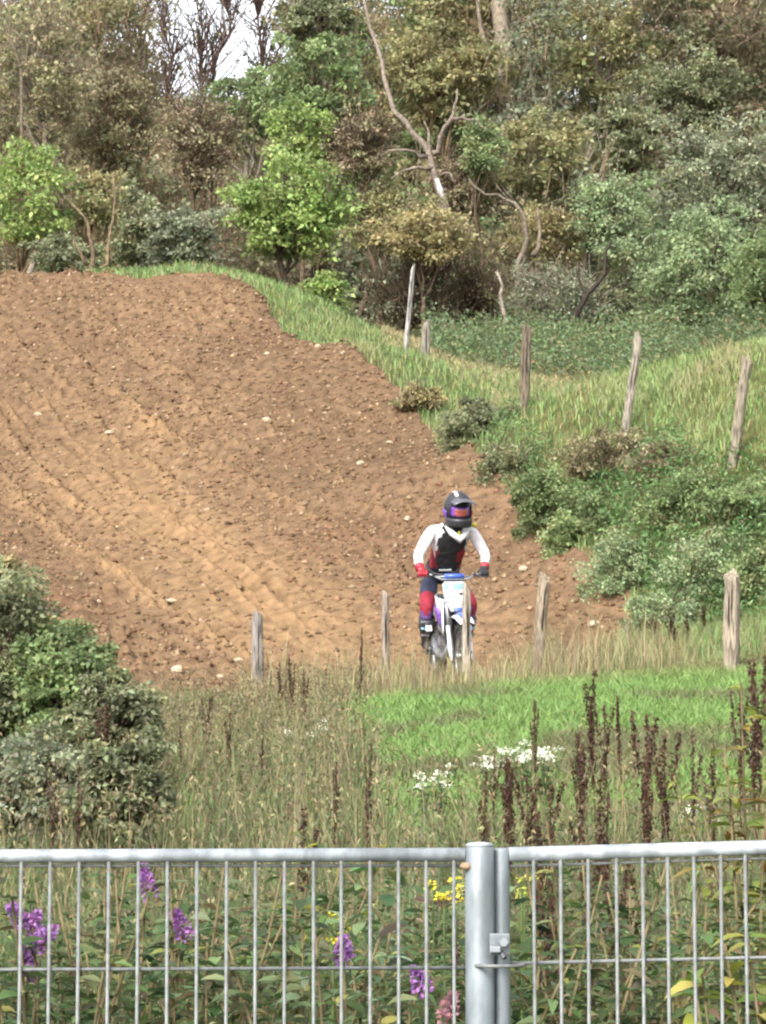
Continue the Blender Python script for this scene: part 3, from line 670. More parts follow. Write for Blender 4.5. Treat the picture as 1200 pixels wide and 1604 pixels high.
# weed belt along the foot of the wood
n = 52000; y = rng.uniform(49, 65, n); x = rng.uniform(.8, 12, n)
P = pts(x, y); hh = np.clip(.55 + .8 * vnoise(x, y, 1.1, 83, 3) + (y - 57) * .03 + np.clip((x - 4) * .08, 0, .4), .08, 1.6); P[:, 2] += rng.random(n) ** .8 * hh
c = mixcol([lin(112, 134, 88), lin(118, 136, 102), lin(96, 120, 76), G_['olive'], G_['straw']], [3, 4, 1.5, 2, 1], n)
grass_field('weed_belt', 'grey-green weeds along the foot of the wood behind the pasture', [leaf_geo(P, unit(rng.normal(0, 1, (n, 3)) + [0, 0, .6]), unit(rng.normal(0, .6, (n, 3)) + [0, 0, 1]), rng.uniform(.06, .14, n), .045, c)], 'leaf')

# loose clods and gravel on the slope
def clods(n, smin, smax, cols, wts, name, label, seed):
    rs = np.random.default_rng(seed)
    x = rs.uniform(-8.5, 4, n * 3); y = rs.uniform(26, 55, n * 3)
    al = (x - pA[0]) * dr[0] + (y - pA[1]) * dr[1]; s = (x - pA[0]) * nr[0] + (y - pA[1]) * nr[1]
    bnd = np.exp(-((s - 1.0 - .03 * al) / 1.0) ** 2) * np.clip((al - 2) / 6, 0, 1)
    k = (dirt_sd(x, y) > .02) & (rs.random(n * 3) > .8 * bnd) & (rs.random(n * 3) < .6 + .5 * vnoise(x, y, 1.7, 88, 2)); x, y = x[k][:n], y[k][:n]; n = len(x)
    P = np.stack([x, y, HD(x, y)], 1); sz = smin + (smax - smin) * rs.random(n) ** 3.2
    o = np.array([[1, 0, 0], [-1, 0, 0], [0, 1, 0], [0, -1, 0], [0, 0, 1], [0, 0, -1]], float)
    V = o[None] * rs.uniform(.6, 1.3, (n, 6, 1)) + rs.normal(0, .18, (n, 6, 3)); V *= np.array([1.1, 1.0, .8])
    a = rs.uniform(0, 6.28, n); ca, sa = np.cos(a)[:, None], np.sin(a)[:, None]
    V = np.stack([V[..., 0] * ca - V[..., 1] * sa, V[..., 0] * sa + V[..., 1] * ca, V[..., 2]], -1)
    V = (V * sz[:, None, None] + P[:, None]).reshape(-1, 3)
    f = np.array([[0, 2, 4], [2, 1, 4], [1, 3, 4], [3, 0, 4], [2, 0, 5], [1, 2, 5], [3, 1, 5], [0, 3, 5]])
    T_ = (np.arange(n)[:, None, None] * 6 + f[None]).reshape(-1, 3)
    c = np.repeat(mixcol(cols, wts, n, rs, .14, .04), 6, 0)
    o = mesh_np(name, V, T_, M['stone'], c); tag(o, label, 'gravel', kind='stuff')
clods(60000, .008, .052, [lin(126, 100, 74), lin(142, 115, 87), lin(118, 93, 69), lin(164, 140, 112), lin(128, 96, 74)], [4, 3, 3, 1.3, 1], 'soil_clods', 'loose brown clods and gravel scattered over the dirt slope', 8)

# pale stones one can pick out on the slope
def rock_mesh(seed, flat):
    rs = np.random.default_rng(seed)
    mb = MB(); mb.ell((0, 0, 0), (1, .75, flat), 8, 6, fn=lambda q, p: p * (1 + .0))
    o = mb.build('stone', M['stone'], smooth=False); me = o.data
    for v in me.vertices: v.co *= rs.uniform(.82, 1.15)
    a = me.color_attributes['Col'].data
    for d in a: d.color = (*lin(172, 156, 132), 1)
    bpy.data.objects.remove(o); return me
rocks = [rock_mesh(i, f) for i, f in enumerate((.45, .55, .38, .6))]
stone_px = [(618, 800, .10, 'flat pale stone left of the rider helmet'), (638, 806, .06, 'small pale stone beside the flat stone left of the helmet'), (172, 688, .09, 'pale stone alone on the upper left dirt slope'), (416, 664, .10, 'whitish stone in the middle of the upper dirt slope'),
            (420, 556, .09, 'pale stone high on the slope near the grass verge'), (60, 652, .07, 'small pale stone near the left edge of the slope'), (334, 1030, .07, 'whitish stone low on the slope above the grass'), (276, 1056, .09, 'flat pale stone at the foot of the dirt slope near the left bush'),
            (318, 1090, .08, 'pale stone half hidden behind grass at the slope foot'), (374, 1036, .06, 'pale stone just left of the leftmost post'), (270, 935, .08, 'tan stone in the rough lower left of the slope'), (152, 925, .06, 'small tan stone above the left bush'),
            (610, 505, .07, 'pale stone close below the grass verge'), (498, 545, .07, 'stone beside the upper right edge of the slope'), (535, 555, .06, 'lighter small stone at the upper right dirt edge'), (820, 900, .06, 'small stone on the dirt right of the rider'), (930, 985, .07, 'pale stone at the right tip of the dirt'),
            (345, 1063, .055, 'small pale stone beside the flat stone at the slope foot'), (90, 820, .06, 'small stone on the dirt above the left bush top'), (565, 730, .06, 'tan stone on the middle slope left of the rider')]
def ray_ground(px, py, y0=20, y1=60):
    prev = None
    for Yv in np.arange(y0, y1, .05):
        p = at(px, py, Yv); g = float(H(p[0], p[1])) + .05
        if g >= p[2]: return p
    return at(px, py, 40)
for i, (sx, sy, sz, lab) in enumerate(stone_px):
    p = ray_ground(sx, sy); z = float(HD(p[0], p[1])[0])
    o = bpy.data.objects.new('stone', rocks[i % 4]); C.objects.link(o); o.location = (p[0], p[1], z + sz * .15); o.scale = (sz,) * 3; o.rotation_euler = (random.uniform(-.2, .2), random.uniform(-.2, .2), random.uniform(0, 6))
    tag(o, lab, 'stone', 'pale stones on the dirt slope')

# ------------------------------------------------------------------ bushes on the right bank and at the left
B = lambda lab, px, py, rx, ry, Y, col, seed, leaf=.075, clumps=46, per=70, **kw: tree(kw.pop('name', 'bank_bush'), lab, 'bush', px, py, rx * 1.12, ry * 1.1, Y, col, leaf * .72, int(clumps * 1.25), int(per * 1.5), 'brown', .02, seed=seed, limbs=6, group='bushes on the right bank', **kw)
B('dull green bush at the dirt edge below the second upper post', 740, 678, 58, 42, 38.4, 'dull', 101)
B('dark green bush on the bank right above the rider helmet', 800, 735, 55, 48, 36.2, 'dull', 102)
B('olive bush at the dirt edge right of the rider helmet', 845, 790, 58, 52, 34.6, 'green', 103)
B('brown dried bush on the bank top below the slanting upper post', 950, 725, 85, 44, 33.6, 'brown', 104, twig=260, per=46)
B('grey-brown dry bush on the bank top toward the right', 1050, 735, 60, 42, 32.4, 'rust', 105, twig=200, per=46)
B('fresh green bush in the middle of the right bank', 930, 835, 75, 66, 32.6, 'green', 106, clumps=66)
B('feathery green bush low in the middle of the right bank', 985, 905, 70, 66, 31.0, 'soft', 107, clumps=66, leaf=.06)
B('lush green bush below the rightmost upper post', 1095, 810, 80, 66, 31.2, 'green', 108, clumps=70)
B('green bush at the right picture edge above the thick post', 1185, 815, 60, 66, 30.6, 'green', 109, clumps=56)
B('dense green bush behind the thick right post', 1115, 900, 80, 66, 29.8, 'soft', 110, clumps=66, leaf=.06)
B('dark green bush at the far right behind the thick post', 1195, 925, 55, 70, 29.2, 'green', 111, clumps=50)
B('low green bush at the right tip of the dirt', 1040, 975, 60, 48, 29.0, 'soft', 112, leaf=.06)
B('small straw coloured tussock at the dirt edge beside the dull bush', 660, 628, 36, 26, 41.5, 'ochre', 113, clumps=26, name='dry_tussock', leaf=.08)
B('low dark bush at the foot of the second upper post', 808, 648, 30, 12, 38.2, 'dull', 114, clumps=20, leaf=.06)
def LB(lab, px, py, rx, ry, Y, col, seed, **kw):
    return tree('left_shrub' if False else 'leafy_shrub', lab, 'shrub', px, py, rx, ry, Y, col, kw.pop('leaf', .040), int(kw.pop('clumps', 90) * 1.15), int(kw.pop('per', 70) * 1.35), 'brown', .018, seed=seed, limbs=14, group='shrubs at the left edge', cl=.24, **kw)
LB('large dark green shrub at the left edge hiding the dirt', 0, 1060, 100, 190, 16.0, 'dull', 121, clumps=170, twig=120)
LB('middle green shrub stepping down from the left edge', 95, 1085, 82, 125, 15.8, 'green', 126, clumps=110, twig=120)
LB('lower green shrub sticking out into the dirt from the left', 178, 1140, 76, 86, 15.5, 'dull', 122, clumps=90, twig=120)
LB('grey-green shrub in the lower left corner above the mesh fence', 70, 1250, 130, 95, 14.0, 'grey', 123, clumps=110, twig=60)
LB('broad low green shrub in front of the other left shrubs', 190, 1235, 80, 80, 13.2, 'dull', 125, clumps=80, twig=60)
LB('yellowish dry tuft on top of the left shrub', 5, 905, 34, 42, 16.6, 'ochre', 124, clumps=22, per=50)

# weeds filling the bank between the bushes
n = 75000; x = rng.uniform(1.0, 5.6, n); y = rng.uniform(28.2, 38.5, n); sdv = dirt_sd(x, y); px = 600 + x / y * FPX
top = np.interp(px, [700, 800, 900, 1000, 1100, 1250], [38.6, 37.2, 34.6, 33.2, 31.8, 31.0])
k = (sdv < -.15) & (y < top) & (y > np.interp(px, [950, 1250], [29.2, 28.2])); x, y = x[k], y[k]; n = len(x)
hh = np.clip(.42 + .5 * vnoise(x, y, .8, 85, 2), .1, .95); P = pts(x, y); P[:, 2] += rng.random(n) ** .7 * hh
c = mixcol([lin(104, 134, 84), lin(88, 122, 70), G_['olive'], lin(120, 150, 96), G_['beige']], [4, 3, 1, 2, .6], n)
grass_field('bank_weeds', 'green weeds covering the bank between the dirt and the upper posts', [leaf_geo(P, unit(rng.normal(0, 1, (n, 3)) + [0, 0, .5]), unit(rng.normal(0, .6, (n, 3)) + [0, 0, 1]), rng.uniform(.035, .085, n), .026, c)], 'leaf')

# ------------------------------------------------------------------ dock plants with dark seed spikes
def dock_variant(seed):
    rs = np.random.default_rng(seed); h = 1.0; mb = MB()
    top = np.array([rs.normal(0, .05), rs.normal(0, .04), h]); mid = top * .5 + np.array([rs.normal(0, .02), 0, 0])
    mb.tube([(0, 0, -.08), mid, top], [.006, .005, .0025], 5, lin(92, 62, 48))
    parts = []; nb = rs.integers(2, 5); br = [(mid * .9, top)] + [(mid * (1 + .25 * i), mid * (1 + .25 * i) + np.array([rs.normal(0, .05), rs.normal(0, .04), rs.uniform(.22, .36)])) for i in range(nb)]
    for a, b in br:
        mb.tube([a, (a + b) / 2, b], [.003, .0025, .002], 4, lin(92, 62, 48))
        m = int(130 * np.linalg.norm(b - a) / .5) + 40; t = rs.random(m)[:, None]
        P = a + (b - a) * t + rs.normal(0, .0115, (m, 3)) * (1.25 - t)
        parts.append(leaf_geo(P, rand_dir(m, rs), rand_dir(m, rs), .022, .016, mixcol([lin(98, 74, 58), lin(76, 56, 46), lin(122, 96, 72)], [3, 2, 1.6], m, rs)))
    g = join(parts); o1 = mb.build('stem', M['bark']); o2 = mesh_np('seed_head', g[0], g[1], M['leaf'], g[2])
    lv = []; m = 5; a = rs.uniform(0, 6.28, m); d = np.stack([np.cos(a), np.sin(a), a * 0 + .7], 1)
    g = big_leaf_geo(np.c_[np.zeros((m, 2)), rs.uniform(.03, .3, m)], d, np.array([[0, 0, 1.]] * m), rs.uniform(.12, .22, m), .05, mixcol([G_['mid'], G_['olive'], lin(130, 84, 56)], [2, 2, 1], m, rs), .5)
    o3 = mesh_np('leaves', g[0], g[1], M['leaf'], g[2])
    me = (o1.data, o2.data, o3.data)
    for o in (o1, o2, o3): bpy.data.objects.remove(o)
    return me
docks = [dock_variant(300 + i) for i in range(6)]
def dock(px, py, Y, label, grp, wide=1.0):
    t = at(px, py, Y); gz = float(H(t[0], Y)); h = max(.35, t[2] - gz)
    rt = empty('dock_plant', (t[0], Y, gz), (0, 0, random.uniform(0, 6.28))); rt.scale = (.5 * wide, .5 * wide, h)
    tag(rt, label, 'plant', grp)
    for me, nm in zip(random.choice(docks), ('stem', 'seed_head', 'leaves')):
        o = bpy.data.objects.new(nm, me); C.objects.link(o); o.parent = rt
gR, gL, gN = 'dark dock spikes right of centre', 'dark dock spikes left of centre', 'dark dock spikes along the right bank foot'
for a in [(1020, 1118, 12.5, 'tallest dark dock spike above the right fence panel', 1.6), (1032, 1150, 12.2, 'thick dark dock spike beside the tallest one above the right panel', 1.6), (1008, 1190, 12.0, 'dark dock spike just left of the tallest spike', 1.3),
          (934, 1094, 14.5, 'broad dark dock spike in front of the green bank', 1.5), (952, 1104, 14.2, 'dark dock spike close right of the broad one on the green bank', 1.2), (979, 1092, 15.0, 'thin dock spike standing against the upper green bank', .9),
          (893, 1172, 13.0, 'dark dock spike left of the broad one', 1.3), (912, 1150, 13.4, 'brown dock spike between two others left of the tallest', 1.0), (818, 1188, 12.8, 'double dark dock spike below the white flowers', 1.5), (832, 1215, 12.3, 'shorter dark dock spike below the white flowers', 1.2),
          (842, 1098, 15.0, 'single thin dock spike bending over the green bank', .8), (769, 1168, 14.0, 'thin dock spike left of the white flowers', .9), (752, 1205, 12.0, 'slender reddish dock spike above the fence joint', 1.1), (796, 1250, 11.0, 'short dark dock spike just right of the fence joint', 1.1),
          (856, 1228, 11.2, 'dark dock spike midway along the right panel rail', 1.4), (938, 1240, 11.0, 'short brown dock spike left of the tallest group', 1.2), (1078, 1148, 13.0, 'thin dock spike right of the tallest group', 1.0), (1122, 1160, 12.6, 'dark dock spike near the right picture edge', 1.1),
          (1176, 1030, 13.5, 'high dark dock spike in front of the thick right post', 1.5), (1188, 1062, 13.0, 'dark dock spike at the right edge by the thick post', 1.5), (1165, 1085, 13.2, 'drooping dock spike left of the one at the right edge', 1.1), (918, 1290, 10.4, 'reddish dock spike close above the right rail', 1.3)]:
    dock(a[0], a[1], a[2], a[3], gR, a[4])
for a in [(438, 1036, 21.0, 'dark dock spike just right of the leftmost post', 1.2), (462, 1040, 21.0, 'second dark dock spike right of the leftmost post', 1.2), (478, 1062, 20.5, 'smaller dock spike right of the leftmost post pair', 1.0), (562, 1000, 20.5, 'thin pale brown dock spike left of the thin post', .8),
          (288, 1118, 17.5, 'dark dock spike at the foot of the dirt left of the leftmost post', .9), (326, 1092, 17.5, 'dock spike in the grass just below the pale stones', .9), (366, 1112, 17.0, 'brown dock spike below the leftmost post', 1.0), (406, 1135, 16.5, 'thin dark dock spike under the leftmost post', .9),
          (82, 1218, 13.0, 'thin dark dock spike at the left edge above the fence', .8), (122, 1195, 13.0, 'dark dock spike in front of the left shrub', .9), (152, 1105, 15.0, 'reddish dock spike beside the left shrub', 1.4), (158, 1150, 14.2, 'lower reddish dock spike beside the left shrub', 1.4), (190, 1128, 15.5, 'thin dock spike right of the left shrub', .8),
          (246, 1175, 14.0, 'dark dock spike in the tall grass left of centre', .8), (464, 1262, 11.5, 'short reddish dock spike above the left rail', 1.5), (516, 1195, 13.0, 'thin dock spike left of the green bank', .7), (570, 1188, 13.0, 'thin dark dock spike at the left end of the green bank', .8), (214, 1200, 13.2, 'slim dock spike between the left shrub and the tall grass', .7)]:
    dock(a[0], a[1], a[2], a[3], gL, a[4])
for a in [(1020, 995, 26.4, 'dark dock spike at the right tip of the dirt'), (1046, 968, 26.8, 'tall dark dock spike left of the thick post'), (1080, 975, 26.6, 'dock spike midway between dirt tip and thick post'), (1100, 962, 26.9, 'dock spike close left of the thick post'), (1062, 1000, 26.2, 'short dock spike at the bank foot')]:
    dock(*a, gN, 1.5)

for a in [(856, 1345, 8.4, 'brown dock stalk behind the right panel close to the joint'), (868, 1372, 8.2, 'second brown dock stalk behind the right panel close to the joint'), (955, 1338, 8.8, 'brown dock stalk behind the middle of the right panel'), (985, 1352, 8.6, 'dark dock stalk right of the middle of the right panel'), (720, 1462, 7.2, 'short brown dock stalk behind the left side of the thick end post')]:
    dock(*a, 'dock stalks seen through the mesh', 1.3)

# ------------------------------------------------------------------ flowers
def flower_clump(name, label, px, py, Y, spread, n, size, colour, group, head=26, seed=0, cat='flower'):
    rs = np.random.default_rng(500 + seed); c = at(px, py, Y); gz = float(H(c[0], Y)); b0 = np.array([c[0], Y, gz])
    rt = empty(name, b0); tag(rt, label, cat, group); k = mpp(Y); mb = MB()
    lf = []
    for i in range(n):
        t = np.array([rs.normal(0, spread * k * .5), rs.normal(0, .12), (c[2] - gz) + rs.normal(0, spread * k * .22)]); t[2] = max(.15, t[2])
        mb.tube([(t[0] * .5, t[1] * .5, -.03), (t[0] * .8, t[1] * .8, t[2] * .5), t], [.004, .003, .002], 4, lin(96, 118, 66))
        q = np.clip(rs.normal(0, .8, (head, 3)), -1.1, 1.1) * np.array([size, size, size * .45]) * .5
        o = leaf_geo(t + q, unit(q * np.array([1, 1, .3]) + rs.normal(0, .01, (head, 3))), np.array([[0, 0, 1.]] * head) + rs.normal(0, .3, (head, 3)), size * .42, size * .34, jitter_col(colour, head, .08, .03, rs), .05)
        mesh_np('flower_head', o[0], o[1], M['petal'], o[2], parent=rt)
        m = 9; lt = rs.uniform(.1, .8, m)[:, None]; lf.append(leaf_geo(t * lt, rand_dir(m, rs), rand_dir(m, rs) + [0, 0, 1], .07, .018, mixcol([G_['mid'], G_['deep']], [1, 1], m, rs)))
    mb.build('stems', M['bark'], rt); g = join(lf); mesh_np('leaves', g[0], g[1], M['leaf'], g[2], parent=rt)
W = lin(226, 228, 210)
flower_clump('white_flower_plant', 'white flowering weed at the left end of the green bank', 470, 1150, 19.5, 40, 12, .045, W, 'white flowering weeds', seed=1)
flower_clump('white_flower_plant', 'smaller white flowering weed beside the one left of the bank', 502, 1138, 19.8, 22, 7, .04, W, 'white flowering weeds', seed=2)
flower_clump('white_flower_plant', 'white flowers in the middle of the green bank behind the dock spikes', 808, 1180, 16.3, 44, 14, .045, W, 'white flowering weeds', seed=3)
flower_clump('white_flower_plant', 'white flowers on the green bank right of the double dock spike', 852, 1184, 16.2, 26, 9, .042, W, 'white flowering weeds', seed=4)
flower_clump('white_flower_plant', 'left end of the white flower row on the green bank', 752, 1196, 16.3, 22, 6, .038, W, 'white flowering weeds', seed=5)
flower_clump('white_flower_plant', 'faint white flowers low at the left of the green bank', 680, 1218, 15.8, 44, 11, .034, W, 'white flowering weeds', seed=6)
flower_clump('white_flower_plant', 'white flowers above the right part of the rail', 1092, 1275, 13.0, 30, 7, .034, W, 'white flowering weeds', seed=7)

# leafy plants right behind the mesh fence
def shrub_near(name, label, px, Y, h, spread, n_st, leaf, cols, wts, flowers=(), fcol=None, seed=0, group='plants behind the mesh fence', cat='shrub', per=17, lw=.34):
    rs = np.random.default_rng(700 + seed); x0 = at(px, 1300, Y)[0]; gz = float(H(x0, Y)); b0 = np.array([x0, Y, gz]); rt = empty(name, b0); tag(rt, label, cat, group)
    mb = MB(); lf = []; tips = []
    for (fx, fy) in flowers: tips.append(at(fx, fy, Y + rs.uniform(-.15, .1)) - b0)
    while len(tips) < n_st: tips.append(np.array([rs.normal(0, spread), rs.normal(0, spread * .7), h * rs.uniform(.72, 1.04)]))
    for i, t in enumerate(tips):
        s0 = np.array([rs.normal(0, .05), rs.normal(0, .05), -.05]); md = s0 * .6 + t * .55 + np.array([-t[0] * .12, -t[1] * .12, t[2] * .1])
        mb.tube([s0, md, t], [.007, .005, .003], 5, lin(120, 108, 78))
        m = per; u = np.linspace(.25, .98, m)[:, None]; P = s0 * (1 - u) ** 2 + 2 * md * u * (1 - u) + t * u * u
        for sgn in (0, math.pi):
            a = rs.uniform(0, 6.28) + np.arange(m) * 1.57 + sgn + rs.normal(0, .3, m)
            d = np.stack([np.cos(a), np.sin(a), rs.uniform(.0, .7, m)], 1); L = 1.15 * leaf * rs.uniform(.6, 1.25, m) * (1.15 - .45 * u[:, 0])
            lf.append(big_leaf_geo(P, d, np.array([[0, 0, 1.]] * m) + rs.normal(0, .25, (m, 3)), L, L * lw, mixcol(cols, wts, m, rs), rs.uniform(.2, .5)))
    mb.build('stems', M['bark'], rt); g = join(lf); mesh_np('leaves', g[0], g[1], M['leaf'], g[2], parent=rt)
    for i in range(len(flowers)):
        m = 200; u = rs.random(m)[:, None]; ax = unit(np.array([rs.normal(0, .5), rs.normal(0, .2), .9])); ln = rs.uniform(.045, .07)
        rr = .0145 * (1.15 - u) ; P = tips[i] + ax * (u - .35) * ln + rand_dir(m, rs) * rr
        o = leaf_geo(P, unit(P - tips[i] - ax * (u - .35) * ln), rand_dir(m, rs), .013, .011, jitter_col(fcol, m, .2, .08, rs), 0)
        mesh_np('flower_spike', o[0], o[1], M['petal'], o[2], parent=rt)
GC = [G_['mid'], G_['deep'], G_['olive'], lin(120, 140, 96), lin(150, 150, 80)]
PUR = lin(148, 104, 158)
shrub_near('butterfly_bush', 'leafy bush with purple flowers at the left end of the mesh fence', 60, 6.6, 1.38, .22, 16, .085, GC, [3, 2, 1, 2, .5], [(32, 1440), (52, 1452), (66, 1472), (44, 1512)], PUR, 1)
shrub_near('butterfly_bush', 'leafy bush with two purple flowers in the middle of the left panel', 255, 6.9, 1.42, .22, 16, .085, GC, [3, 2, 1, 2, .5], [(229, 1383), (284, 1452)], PUR, 2)
shrub_near('butterfly_bush', 'leafy bush with small purple flowers left of the fence joint', 585, 6.6, 1.3, .24, 15, .08, GC, [3, 2, 1, 2, .6], [(538, 1490), (658, 1538)], PUR, 3)
shrub_near('butterfly_bush', 'bush with faded pinkish flower beside the fence joint', 690, 6.3, 1.15, .12, 8, .08, GC, [3, 2, 1, 2, .6], [(703, 1580)], lin(150, 110, 118), 4)
shrub_near('weed_plant', 'grey-green weed behind the left panel between two purple bushes', 160, 7.4, 1.38, .22, 14, .07, [lin(120, 136, 98), G_['mid'], G_['olive']], [2, 2, 1], seed=5)
shrub_near('weed_plant', 'silvery leaved weed right of the middle of the left panel', 455, 6.8, 1.28, .2, 14, .08, [lin(160, 178, 148), lin(136, 156, 120), G_['mid']], [2, 2, 1], seed=6, lw=.36)
shrub_near('weed_plant', 'yellowish green weed behind the middle of the left panel', 385, 7.2, 1.4, .2, 14, .075, [lin(152, 156, 74), G_['olive'], G_['mid']], [1.4, 2, 2], seed=7)
shrub_near('weed_plant', 'green weed behind the right panel beside the joint', 830, 7.0, 1.42, .2, 14, .07, [G_['olive'], G_['mid'], lin(152, 156, 74)], [2, 2, 1], seed=8)
shrub_near('weed_plant', 'green weed behind the middle of the right panel', 930, 7.4, 1.38, .25, 16, .065, [G_['olive'], G_['mid'], G_['deep']], [2, 2, 1], seed=9)
shrub_near('weed_plant', 'dense green weed behind the right half of the right panel', 1050, 7.2, 1.36, .25, 16, .07, [G_['olive'], G_['mid'], G_['deep']], [2, 2, 1], seed=10)
shrub_near('sapling', 'yellow-green leafy sapling at the right picture edge behind the fence', 1188, 6.0, 1.40, .12, 10, .10, [lin(140, 150, 62), lin(120, 140, 66), lin(166, 160, 84)], [2, 2, 1], seed=11, lw=.42, cat='sapling')
shrub_near('sapling', 'taller sapling with reddish yellow leaves above the right rail', 1190, 8.6, 1.60, .10, 9, .09, [lin(140, 150, 70), lin(150, 128, 66), lin(120, 134, 70)], [2, 1, 1], seed=12, lw=.40, cat='sapling')
YEL = lin(212, 196, 60)
flower_clump('yellow_flower_plant', 'yellow flowering weed just left of the fence joint', 705, 1388, 7.6, 40, 6, .028, YEL, 'yellow flowering weeds', seed=21)
flower_clump('yellow_flower_plant', 'pale yellow flowering weed just right of the fence joint', 815, 1378, 7.8, 40, 6, .024, lin(176, 180, 84), 'yellow flowering weeds', seed=22)
flower_clump('yellow_flower_plant', 'yellow flowering weed in the middle of the left panel', 520, 1450, 7.0, 60, 6, .02, YEL, 'yellow flowering weeds', seed=23)

# undergrowth filling the strip behind the fence
n = 42000; Yv = rng.uniform(6.5, 10.6, n); x = rng.uniform(-1, 1, n) * (.1305 * Yv + .8)
hmax = np.where(Yv < 8.8, np.clip(1.50 - H(x, Yv) + .26 * vnoise(x, Yv, .3, 95, 2), .3, 1.4), .6 + .25 * vnoise(x, Yv, .45, 95, 2))
P = pts(x, Yv); P[:, 2] += rng.random(n) ** .55 * hmax
a = rng.uniform(0, 6.28, n); d = np.stack([np.cos(a), np.sin(a), rng.uniform(-.1, 1.0, n)], 1); L = .022 + .065 * rng.random(n) ** 2.2
g1 = big_leaf_geo(P, d, np.array([[0, 0, 1.]]) + rng.normal(0, .35, (n, 3)), L, L * rng.uniform(.22, .5, n), mixcol([G_['mid'], G_['deep'], G_['olive'], lin(128, 146, 100), G_['beige'], lin(150, 150, 84), G_['brown']], [3, 2.6, 2, 1.6, 1, .5, .7], n, val=.28, hue=.09), .35)
m = 5200; Yv = rng.uniform(6.2, 10, m); x = rng.uniform(-1, 1, m) * (.1305 * Yv + .8); c = mixcol([G_['mid'], G_['olive'], G_['straw'], G_['deep'], G_['brown']], [3, 2, .8, 2, .6], m)
g2 = blades(pts(x, Yv), rng.uniform(.5, 1.15, m), rng.uniform(.003, .008, m), rng.uniform(.05, .6, m), c)
grass_field('undergrowth', 'tangled weeds and grass right behind the mesh fence', [g1, g2], 'leaf')

# ------------------------------------------------------------------ wooden posts
def post(label, px_top, py_top, px_bot, py_bot, Y, wpx, col, grp, seed, notch=False):
    rs = np.random.default_rng(900 + seed); t = at(px_top, py_top, Y); b = at(px_bot, py_bot, Y); r = wpx * mpp(Y) / 2
    gz = float(H(b[0], Y)); d = (t - b) / (t[2] - b[2]); foot = b + d * (gz - .25 - b[2]); Lh = t - foot
    rt_loc = foot.copy(); n = 10; N = 9; mb = MB(); vs = []
    off = rs.normal(0, .06, n)
    for i in range(N + 1):
        u = i / N; c = Lh * u + np.array([rs.normal(0, .05 * r), rs.normal(0, .05 * r), 0]) * (0 < i < N)
        for k in range(n):
            a = 2 * math.pi * k / n; rr = r * (1.04 - .10 * u) * (1 + off[k] + rs.normal(0, .025))
            z = (rs.normal(0, .02) + .05 * math.cos(a + seed)) if i == N else 0
            vs.append(c + np.array([math.cos(a) * rr, math.sin(a) * rr, z]))
    fs = [(i * n + k, i * n + (k + 1) % n, (i + 1) * n + (k + 1) % n, (i + 1) * n + k) for i in range(N) for k in range(n)] + [tuple(range(n - 1, -1, -1)), tuple(N * n + k for k in range(n))]
    mb.add(vs, fs, col); o = mb.build('fence_post', M['post'], smooth=False)
    o.location = rt_loc; tag(o, label, 'post', grp)
    # splits down the weathered wood
    for q in range(2):
        a = -math.pi / 2 + rs.uniform(-.7, .7); u0 = rs.uniform(.45, .6); u1 = rs.uniform(.85, .98)
        p = [Lh * u + np.array([math.cos(a) * r * .985, math.sin(a) * r * .985, 0]) for u in np.linspace(u0, u1, 5)]
        MB().tube(p, [.001, r * .09, r * .1, r * .08, .001], 4, lin(58, 50, 42)).build('wood_split', M['post'], o)
    return o
PG = lin(138, 128, 116)
post('grey post at the lower left in front of the dirt', 403, 968, 404, 1100, 25.0, 19, lin(140, 132, 126), 'lower row of wooden posts', 1)
post('thin pale post standing just left of the motorcycle', 604, 932, 605, 1075, 25.6, 13, lin(150, 136, 124), 'lower row of wooden posts', 2)
post('thin pale post in front of the motorcycle front wheel', 731, 925, 730, 1078, 25.3, 14, lin(168, 156, 142), 'lower row of wooden posts', 3)
post('leaning brown-grey post right of the rider', 853, 903, 840, 1074, 25.0, 20, lin(150, 136, 116), 'lower row of wooden posts', 4)
post('thick pale post at the right edge of the green bank', 1147, 899, 1146, 1062, 24.0, 27, lin(156, 144, 126), 'lower row of wooden posts', 5)
post('very thin tall pale pole at the top of the verge', 647, 418, 636, 542, 47.5, 7, lin(168, 164, 158), 'upper row of wooden posts', 6)
post('short grey post half hidden behind the verge', 668, 507, 667, 566, 46.0, 14, lin(136, 130, 118), 'upper row of wooden posts', 7)
post('dark weathered post with broken foot at the bank top', 825, 515, 820, 642, 38.4, 16, lin(120, 108, 92), 'upper row of wooden posts', 8)
post('slanting grey post in the middle of the pasture edge', 1000, 529, 980, 672, 34.5, 14, lin(146, 138, 124), 'upper row of wooden posts', 9)
post('slanting split post at the right edge of the pasture', 1170, 562, 1150, 718, 31.5, 17, lin(142, 132, 114), 'upper row of wooden posts', 10)

